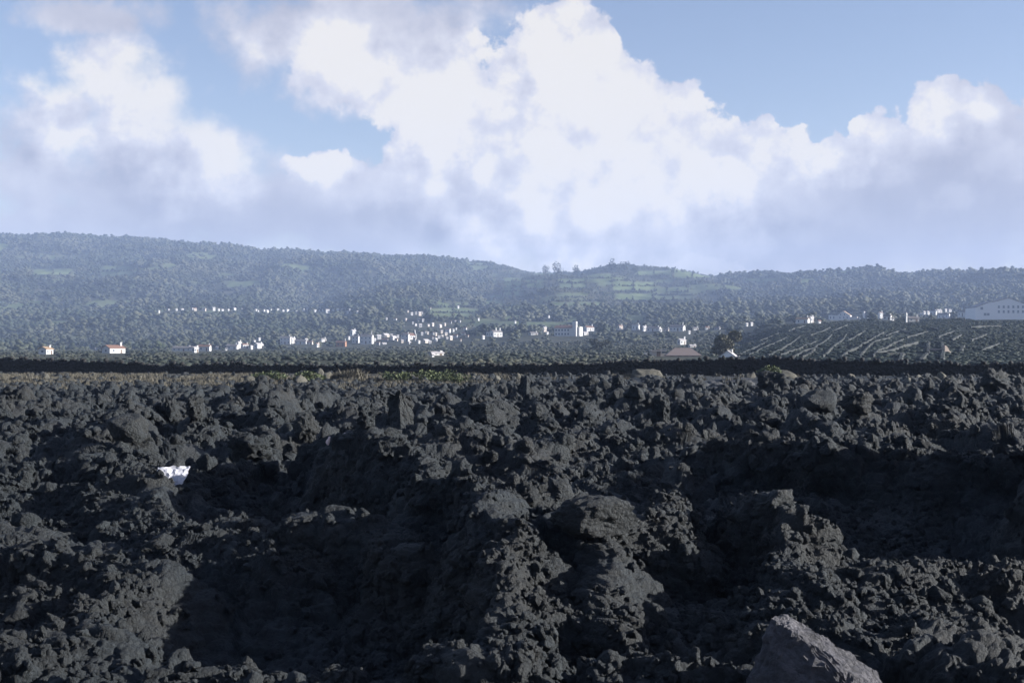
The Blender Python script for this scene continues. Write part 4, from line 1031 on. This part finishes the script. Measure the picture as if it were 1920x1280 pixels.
# big brown hipped roof in the fields and its outbuilding
D, X, z = ground_hit(1280, 668); D = max(D, 330.); X = (1280 - 960) / FPX * D; z = float(far_z(np.array([X]), np.array([D]))[0]); m_ = D / FPX; house_spots.append((1275, D, 95))
R_ = tag(link('house', None, None, (X, D, z)), 'wide low house with a big brown hipped roof just beyond the dark wall', 'house')
rw = 68 * m_; e0 = H + (YH - 667) * m_ - z; r0 = H + (YH - 653) * m_ - z
V = [(-rw / 2, -rw * .22, e0), (rw / 2, -rw * .22, e0), (rw / 2, rw * .22, e0), (-rw / 2, rw * .22, e0), (-rw * .22, 0, r0), (rw * .22, 0, r0)]
V += [(a, b, c + .15) for a, b, c in V]
link('roof', mesh_np('roof', V, [(6, 7, 11, 10), (7, 8, 11), (8, 9, 10, 11), (9, 6, 10), (3, 2, 1, 0), (0, 1, 7, 6), (1, 2, 8, 7), (2, 3, 9, 8), (3, 0, 6, 9)], M['tile_brown']), R_)
part_box('wall', R_, 'cream', -rw * .46, rw * .46, -rw * .18, rw * .18, -1.5, e0 - .01)
for i in range(4): part_box('window', R_, 'glass', rw * (-.32 + .2 * i) - .5, rw * (-.32 + .2 * i) + .5, -rw * .18 - .05, -rw * .18 + .02, e0 * .3, e0 * .75)
D2 = D + 8; X2 = (1233 - 960) / FPX * D2; z2 = float(far_z(np.array([X2]), np.array([D2]))[0])
S_ = tag(link('shed', None, None, (X2, D2, z2)), 'flat pale-roofed shed left of the big brown hipped roof', 'shed'); sw = 26 * m_; e1 = H + (YH - 656.5) * D2 / FPX - z2
part_box('wall', S_, 'cream', -sw / 2, sw / 2, -2.5, 2.5, -1.5, e1 - .25); part_box('roof', S_, 'tile_pale', -sw / 2 - .3, sw / 2 + .3, -2.8, 2.8, e1 - .249, e1)
part_box('door', S_, 'door', -.5, .5, -2.55, -2.48, 0, 1.9); part_box('window', S_, 'glass', sw * .25, sw * .25 + .9, -2.55, -2.48, .9, 1.8)
X3 = (1211 - 960) / FPX * D; z3 = float(far_z(np.array([X3]), np.array([D]))[0])
S_ = tag(link('gatepost', None, None, (X3, D, z3)), 'white and blue gatepost left of the flat pale-roofed shed', 'gatepost')
part_box('post', S_, 'white', -.35, .35, -.35, .35, -1, H + (YH - 661) * m_ - z3); part_box('cap', S_, 'tile_pale', -.42, .42, -.42, .42, H + (YH - 661) * m_ - z3 + .001, H + (YH - 660) * m_ - z3)

# white-roofed house in front of the round tree
D = 300.; X = (1366 - 960) / FPX * D; z = float(far_z(np.array([X]), np.array([D]))[0]); m_ = D / FPX; house_spots.append((1366, D, 60))
R_ = tag(link('house', None, None, (X, D, z), (0, 0, math.radians(-20))), 'low white-roofed house with a small chimney in front of the round tree', 'house')
hw = H + (YH - 669) * m_ - z; hr = 11 * m_; V, F = gable_shell(24 * m_, 30 * m_, hw, hr); V = [(-b, a, c) for a, b, c in V]; link('wall', mesh_np('wall', V, F, M['hall_white']), R_)
V, F = gable_roof(24 * m_, 30 * m_, hw, hr); V = [(-b, a, c) for a, b, c in V]; rf = link('roof', mesh_np('roof', V, F, M['tile_pale']), R_)
part_box('chimney', rf, 'white', 5 * m_ - .3, 5 * m_ + .3, -.3, .3, hw, hw + 14.5 * m_)
part_box('annex', R_, 'white', 15 * m_ + .02, 21 * m_, -3 * m_, 3 * m_, -1, hw + 2 * m_)
part_box('window', R_, 'glass', -4 * m_, -1 * m_, -12 * m_ - .05, -12 * m_ + .02, hw * .35, hw * .8); part_box('door', R_, 'door', 3 * m_, 6 * m_, -12 * m_ - .05, -12 * m_ + .02, 0, hw * .85)

# poles on the crest
for x, y, h, s in ((1692, 612, 10, 1), (1746, 611, 24, 2), (1778, 613, 11, 3), (1808, 613, 16, 4), (1834, 612, 10, 5)):
    D, X, z = ground_hit(x, y); m_ = D / FPX
    lab = {1: 'short pale pole below the thin white tower', 2: 'tallest pale pole on the crest, below the three little white houses', 3: 'pale pole in front of the blue-shaded crest house', 4: 'pale pole below the gabled house left of the great hall', 5: 'short pale pole below the great hall'}[s]
    V = []; F = []
    for zz, rr in ((-1, .14), (h * m_, .10)):
        for j in range(6): V.append((math.cos(j * 1.047) * rr, math.sin(j * 1.047) * rr, zz))
    F = [(j, (j + 1) % 6, 6 + (j + 1) % 6, 6 + j) for j in range(6)] + [tuple(range(6, 12))]
    P_ = tag(link('utility_pole', None, None, (X, D, z)), lab, 'pole', 'poles along the vineyard crest'); link('pole', mesh_np('pole', V, F, M['field_wall']), P_)
    part_box('crossarm', P_, 'wood', -.6, .6, -.06, .06, h * m_ - .5, h * m_ - .36)

# vineyard walls on the right slope
VW = [[(1403, 668), (1436, 652), (1475, 634)], [(1385, 667), (1412, 655), (1440, 640)], [(1440, 669), (1472, 652), (1500, 632)], [(1490, 671), (1504, 662), (1527, 655), (1548, 640), (1560, 629)],
      [(1462, 668), (1500, 655), (1530, 642)], [(1543, 671), (1560, 655), (1572, 645), (1587, 629)], [(1576, 673), (1590, 662), (1613, 651), (1640, 634), (1657, 625)], [(1612, 671), (1626, 655), (1640, 643), (1672, 634)],
      [(1637, 671), (1648, 659), (1672, 648), (1694, 638)], [(1425, 640), (1460, 626)], [(1340, 648), (1375, 632)], [(1505, 672), (1522, 664), (1528, 655)], [(1590, 640), (1622, 622)], [(1520, 630), (1556, 615)], [(1660, 632), (1698, 618)], [(1700, 634), (1738, 624)], [(1478, 622), (1510, 612)], [(1560, 622), (1590, 610)], [(1760, 634), (1790, 622)], [(1822, 640), (1850, 628)], [(1840, 660), (1874, 646)], [(1310, 640), (1335, 628)]]
for i, p in enumerate(VW):
    low_wall(p, 'pale dry stone wall running slantwise up the dark vineyard slope', 'field_wall', .55, .42, 'slanting stone walls of the vineyard', 'vineyard_wall')
for p, lab in (([(1640, 666), (1665, 662), (1692, 652), (1720, 645)], 'broad pale stone bank above the lower right vineyard plots'), ([(1641, 667), (1665, 667), (1692, 667)], 'straight level stone wall along the lower right plots'),
               ([(1688, 680), (1692, 667)], 'short upright-looking stone wall at the right end of the level wall'), ([(1728, 680), (1736, 667)], 'short stone wall in the middle of the lower right plots'),
               ([(1740, 664), (1740, 650), (1742, 644)], 'left side wall of the small square walled plot'), ([(1742, 662), (1766, 662)], 'near wall of the small square walled plot'),
               ([(1742, 645), (1766, 645)], 'far wall of the small square walled plot'), ([(1767, 678), (1768, 662), (1766, 645)], 'right side wall of the small square walled plot'),
               ([(1785, 640), (1802, 630)], 'slanting stone wall right of the small square plot'), ([(1802, 662), (1806, 652)], 'short stone wall near the right edge of the vineyard'),
               ([(1820, 616), (1845, 614), (1876, 613)], 'pale level wall below the great hall'), ([(1745, 616), (1760, 620)], 'pale mossy bank below the tallest pole'),
               ([(1690, 622), (1706, 626)], 'pinkish bank on the dark slope below the thin tower'), ([(1450, 612), (1495, 610)], 'long pale bank left of the crest houses'),
               ([(1310, 619), (1380, 617), (1396, 615)], 'long grey stone bank in the centre right row'),
               ([(1095, 651), (1128, 653)], 'pale curved field wall on the central plain'), ([(985, 641), (1002, 645)], 'pale kinked field wall below the low grey building'), ([(300, 672), (420, 671)], 'long low field wall on the left plain')):
    low_wall(p, lab, 'field_wall', .65, .7, None, 'field_wall')
# ruin
D, X, z = ground_hit(1776, 662); m_ = D / FPX
R_ = tag(link('ruin', None, None, (X, D, z), (0, 0, .3)), 'roofless pinkish stone ruin beside the small square walled plot', 'ruin')
V = [(a * m_, b, c * m_) for b in (-.3, .3) for a, c in ((-7, -6), (8, -6), (8, 1), (3, 5), (-2, 13), (-7, 15))]
M['ruin'] = lava_mat('ruin_stone', (0.26, 0.21, 0.19, 1), (0.34, 0.28, 0.25, 1), (0.26, 0.22, 0.16, 1))
link('gable_wall', mesh_np('gable_wall', V, [(0, 1, 2, 3, 4, 5), (11, 10, 9, 8, 7, 6)] + [(i, 6 + i, 6 + (i + 1) % 6, (i + 1) % 6) for i in range(6)], M['ruin']), R_)
part_box('side_wall', R_, 'ruin', -7 * m_, -7 * m_ + .6, .31, 5, -1, 9 * m_)

# trees one can tell apart
lone_tree(1366, 0, 316, 0, 0, '', loc=None) if False else None
z = float(far_z(np.array([(1364 - 960) / FPX * 318]), np.array([318.]))[0])
lone_tree(1364, 0, 318, 7.6, H + (YH - 632) / FPX * 318 - z, 'round dull-green tree behind the low white-roofed house', 'round_tree', 5200, low=.44)
def sky_tree(x, D, wpx, ytop, lab):
    X = (x - 960) / FPX * D; z = float(far_z(np.array([X]), np.array([D]))[0]); top = H + (YH - ytop) / FPX * D
    lone_tree(x, 0, D, wpx / FPX * D, max(6, top - z), lab, 'forest', 500)
sky_tree(1045, 2380, 20, 489, 'ragged tree on the skyline, left of the twin crowns')
sky_tree(1022, 2400, 16, 497, 'low bushy tree on the skyline at the left end of the terraces')
sky_tree(1148, 2400, 24, 490, 'larger of two round-crowned trees on the skyline')
sky_tree(1171, 2400, 22, 493, 'smaller round-crowned tree right of the larger on the skyline')
sky_tree(1190, 2400, 16, 500, 'low tree right of the two round-crowned skyline trees')
sky_tree(1080, 2400, 18, 500, 'low dark tree between the ragged tree and the twin crowns on the skyline')
z = float(far_z(np.array([(1125 - 960) / FPX * 520]), np.array([520.]))[0])
lone_tree(1125, 0, 520, 8, 4.5, 'dark bushy tree on the plain below the two-tier white house', 'scrub', 900)

# far woods: nobody could count them
def clear(x, D, z, rad, top, wide=1.5):
    """drop a bush that would stand in front of a house"""
    k = np.ones(len(x), bool); yt = YH - (z + top - H) / D * FPX; rp = rad / D * FPX
    for hx, hD, hw in house_spots:
        hz = float(far_z(np.array([(hx - 960) / FPX * hD]), np.array([hD]))[0]); yb = YH - (hz - H) / hD * FPX
        k &= ~((np.abs(x - hx) < hw / 2 + wide + rp * .7) & (D < hD + 4) & (yt < yb - 1.5))
    return k
def far_pts(n, d0, d1, pw=2.0):
    D = rng.uniform(d0 ** pw, d1 ** pw, n) ** (1 / pw); x = rng.uniform(-200, 2120, n); return x, D, (x - 960) / FPX * D
def past_at(x, D):
    r = np.clip(np.interp(D, fD, np.arange(NR)).round().astype(int), 0, NR - 1); c = np.clip(((x - fx[0]) / (fx[1] - fx[0])).round().astype(int), 0, NC - 1)
    return np.maximum(past[r, c], bare[r, c] * .9), YPX[r, c]
x, D, X = far_pts(85000, 640, 3050)
pv, yp = past_at(x, D); n = len(x); z = far_z(X, D)
terr = (x > 925) & (x < 1350) & (D > 1450) & (yp < 580)
R = rng.uniform(3.4, 8.0, n) * np.where(terr, .42, 1.0) * np.where(D < 1300, .7, 1); hs = rng.uniform(.42, .8, n)
keep = rng.random(n) > pv * 1.6
keep &= clear(x, D, z, R, R * hs * 1.9)
dens = 0.80 + 0.75 * fbm(X / 110, D / 150, 200, 4)
dens = np.where(D < 1000, dens * np.clip((D - 720) / 400, .02, 1), dens)
dens = np.where((x > 700) & (x < 890) & (yp > 580) & (yp < 650), dens * .35, dens)
keep &= rng.random(n) < dens
keep &= ~(terr & (rng.random(n) < .15))
x, D, X, z, R, hs = x[keep], D[keep], X[keep], z[keep], R[keep], hs[keep]; n = len(x)
def upright(n): return np.stack([np.zeros(n), np.zeros(n), rng.uniform(0, 6.28, n)], -1)
tag(scatter('forest', np.stack([X, D, z - R * .4], -1), upright(n), np.stack([R, R, R * hs], -1), forest_p), kind='stuff')
# hedge rows round the hill pastures
hx, hD = [], []
for x0, x1, y0, y1, s in PAST:
    if s <= .55: continue
    rows = [y0 - 1, y1 + 2] + ([(y0 + y1) / 2] if y1 - y0 > 15 else []) + ([y0 + (y1 - y0) * .25, y0 + (y1 - y0) * .75] if y1 - y0 > 28 else [])
    for yy in rows:
        for xx in np.arange(x0 - 2, x1 + 2, 2.2):
            if rng.random() < .8: hx.append((xx + rng.normal(), yy + rng.normal() * .5))
    for xx in np.arange(x0, x1 + 4, max(18, (x1 - x0) / 2.01)):
        for yy in np.arange(y0, y1 + 1, 1.5):
            if rng.random() < .75: hx.append((xx + rng.normal() * .8, yy))
hp = np.array([(lambda r: (r[1], r[0], r[2]))(ground_hit(a_, b_, 900)) for a_, b_ in hx]); n = len(hp)
hR = rng.uniform(1.1, 2.4, n)
tag(scatter('hedgerow', hp - np.array([0, 0, .4]), upright(n), np.stack([hR * 1.2, hR * 1.2, hR * rng.uniform(.6, 1.1, n)], -1), forest_p), kind='stuff')
# scrub on the plain
x, D, X = far_pts(30000, 128, 800, 1.7); z = far_z(X, D); n = len(x); R = rng.uniform(.5, 1.6, n) * (.7 + D / 900)
keep = clear(x, D, z, R, R * 1.3) & (rng.random(n) < 0.55 + .8 * fbm(X / 30, D / 50, 210, 3)) & ~((x > 1300) & (D < 640) & (rng.random(n) < np.clip((x - 1300) / 120, 0, 1)))
x, D, X, z, R = x[keep], D[keep], X[keep], z[keep], R[keep]; n = len(x)
tag(scatter('scrub', np.stack([X, D, z - .1], -1), upright(n), np.stack([R, R, R * rng.uniform(.3, .65, n)], -1), scrub_p), kind='stuff')
x, D, X = far_pts(26000, 128, 640, 1.8); z = far_z(X, D); n = len(x); R = rng.uniform(.6, 1.3, n)
keep = (x > 1290) & clear(x, D, z, R, R); x, D, X, z, R = x[keep], D[keep], X[keep], z[keep], R[keep]; n = len(x)
tag(scatter('vineyard_bushes', np.stack([X, D, z - .1], -1), upright(n), np.stack([R * 1.2, R * 1.2, R * .55], -1), vine_p), kind='stuff')

# ------------------------------------------------------------------ the grassy verge under the wall
def tuft_mesh(name, n, h, r, seed, mat, lean=.35):
    r_ = np.random.default_rng(seed); V = []; F = []
    for i in range(n):
        a = r_.uniform(0, 6.283); q = r * math.sqrt(r_.random()); p = np.array([math.cos(a) * q, math.sin(a) * q, -.05]); b = r_.uniform(0, 6.283)
        l = h * r_.uniform(.5, 1.1); d = np.array([math.cos(b), math.sin(b), 0]); s = np.array([-d[1], d[0], 0]) * r_.uniform(.012, .03) * max(1, h / .5); k = len(V)
        V += [p - s, p + s, p + d * l * lean * .4 + np.array([0, 0, l * .6]) + s * .7, p + d * l * lean * .4 + np.array([0, 0, l * .6]) - s * .7, p + d * l * lean + np.array([0, 0, l])]
        F += [(k, k + 1, k + 2, k + 3), (k + 3, k + 2, k + 4)]
    return mesh_np(name, np.array(V), F, M[mat])
gp = [bpy.data.objects.new('grass_tuft', tuft_mesh('grass_tuft', 40, .38, .22, 400 + i, 'dry_grass')) for i in range(3)]
n = 9000; D = rng.uniform(66, 103, n); x = rng.uniform(-150, 1500, n); X = (x - 960) / FPX * D
keep = rng.random(n) < np.clip((D - 66) / 25, 0, 1) * np.clip((1010 - x) / 200, .06, 1) * np.clip(.6 + fbm(X / 4, D / 6, 220, 3), 0, 1)
X, D = X[keep], D[keep]; n = len(X); S = rng.uniform(.6, 1.2, n)
tag(scatter('verge_grass', np.stack([X, D, lava_z(X, D) - .03], -1), np.stack([np.zeros(n), np.zeros(n), rng.uniform(0, 6.28, n)], -1), np.stack([S, S, S], -1), gp), kind='stuff')
me = tuft_mesh('dry_grass_clump', 380, .85, .8, 450, 'dry_grass', .5)
for x, D, s, lab in ((665, 92, 1.1, 'tallest pale dry grass clump standing against the dark wall, left of the green shrubs'), (640, 93, .8, 'lower dry grass clump just left of the tallest'), (1180, 97, .5, 'small dry grass clump left of the pale mound at the wall')):
    X = (x - 960) / FPX * D; tag(link('grass_clump', me, None, (X, D, float(lava_z(X, D))), (0, 0, x), (s, s, s)), lab, 'grass')
for x, D, w, h, lab in ((800, 88, 2.9, 1.05, 'largest green shrub below the dark wall, in the row left of centre'), (745, 89, 1.9, .8, 'small green shrub at the left end of the shrub row'), (852, 87, 2.6, .85, 'green shrub at the right end of the row below the dark wall'),
                        (1443, 93, 1.8, 1.2, 'bright green tuft of shrub on the pale mound at right'), (505, 90, 2.1, .75, 'dull green shrub in the verge left of the dry grass clump'), (573, 90, 2.0, .7, 'low green shrub between the dull shrub and the dry grass clump')):
    X = (x - 960) / FPX * D; z = float(lava_z(X, D)); root = tag(link('shrub', None, None, (X, D, z)), lab, 'shrub')
    V, F = [], []; leaf_blob(V, F, 700, (0, 0, h * .45), (w * .5, w * .35, h * .5), int(x), .09); link('foliage', mesh_np('foliage', np.array(V), F, M['green_leaf']), root)
    V, F = trunk_geo(h, .04, int(x) + 1); link('stem', mesh_np('stem', V, F, M['bark']), root)
# pale mounds and weathered stones
for x, D, w, h, sd, lab in ((1210, 97, 60, 26, 31, 'pale straw-coloured mound against the dark wall, right of centre'), (1468, 94, 52, 28, 32, 'pale lichen-covered mound beside the bright green tuft')):
    m_ = D / FPX; X = (x - 960) * m_; me = rock_mesh('mound', sd, 4, .25, 2, .06, 'lichen_rock'); tag(link('mound', me, None, (X, D, float(lava_z(X, D)) - .1), None, (w * m_ / 2 * 1.1, w * m_ / 2, h * m_ * .75)), lab, 'mound')
pale = [rock_mesh('weathered_stone', 500 + i, 3, .28, 4, .08, 'lichen_rock') for i in range(4)]
for i in range(34):
    D = rng.uniform(84, 98); x = rng.uniform(55, 1020) if i < 26 else rng.uniform(1050, 1800); X = (x - 960) / FPX * D; s = rng.uniform(.2, .5)
    tag(link('weathered_stone', pale[i % 4], None, (X, D, float(lava_z(X, D)) + s * .12), tuple(rng.uniform(0, 6.28, 3)), (s * 1.3, s, s * .7)), 'pale weathered stone lying in the grassy verge on the left, below the dark wall' if i < 26 else 'pale weathered stone on the lava edge at right, below the dark wall', 'stone', 'pale weathered stones along the left verge' if i < 26 else 'pale weathered stones along the right lava edge')

# ------------------------------------------------------------------ litter
def sheet(name, label, cat, x, y, D, w, h, mat, seed):
    r_ = np.random.default_rng(seed); n = 26; V = []; off = Vector(r_.uniform(-9, 9, 3))
    for j in range(n):
        for i in range(n):
            u, v = i / (n - 1) - .5, j / (n - 1) - .5
            q = Vector((u * 4, v * 4, 0)) + off
            V.append((u * w * (1 - .55 * (.5 - v) ** 1.5) + .03 * mnoise.noise(q * 1.5), v * w * .30 - .06 * w * mnoise.noise(q * 1.1), v * h + .10 * w * abs(mnoise.noise(q)) + .03 * w * mnoise.noise(q * 3.1)))
    F = [(j * n + i, j * n + i + 1, (j + 1) * n + i + 1, (j + 1) * n + i) for j in range(n - 1) for i in range(n - 1)]
    me = mesh_np(name, V, F, M[mat]); D1 = lava_hit(x, y + 14); me.transform(Matrix.Scale(D1 / D, 4)); o = link(name, me, None, tuple(pix(x, y, D1 - .12)), (0, 0, .25)); s = o.modifiers.new('thickness', 'SOLIDIFY'); s.thickness = .004
    return tag(o, label, cat)
sheet('plastic_sheet', 'crumpled white plastic sheet caught in the lava hollow at left', 'plastic sheet', 325, 893, 22.5, .56, .30, 'plastic', 3)
for x, y, D, lab in ((616, 826, 27.5, 'left of two small pinkish-white scraps stuck in the lava rocks'), (645, 820, 28, 'right of two small pinkish-white scraps stuck in the lava rocks')):
    me = rock_mesh('scrap', int(x), 2, .4, 5, .1, 'pink', (1, .6, 1)); D = lava_hit(x, y + 7); P = pix(x, y, D - .03)
    g = float(lava_z(P[0], P[1])); tag(link('scrap', me, None, (P[0], P[1], P[2]), (0, .2, 0), (4 / FPX * D, 4 / FPX * D, 8 / FPX * D)), lab, 'scrap')

# ------------------------------------------------------------------ the air
def haze():
    V, F, MI = [], [], []; boxv(V, F, MI, -3150, 3150, -280, 4300, -3.6, 330, 0)
    m = bpy.data.materials.new('haze'); m.use_nodes = True; t = NT(m.node_tree); t.n.clear()
    v = t.node('ShaderNodeVolumePrincipled'); v.inputs['Color'].default_value = (0.50, 0.65, 0.97, 1); v.inputs['Density'].default_value = HAZE
    v.inputs['Anisotropy'].default_value = 0.0
    o = t.node('ShaderNodeOutputMaterial'); t.l.new(v.outputs[0], o.inputs['Volume'])
    tag(link('haze', mesh_np('haze', V, F, m)), kind='stuff')
HAZE = 0.00015
haze()
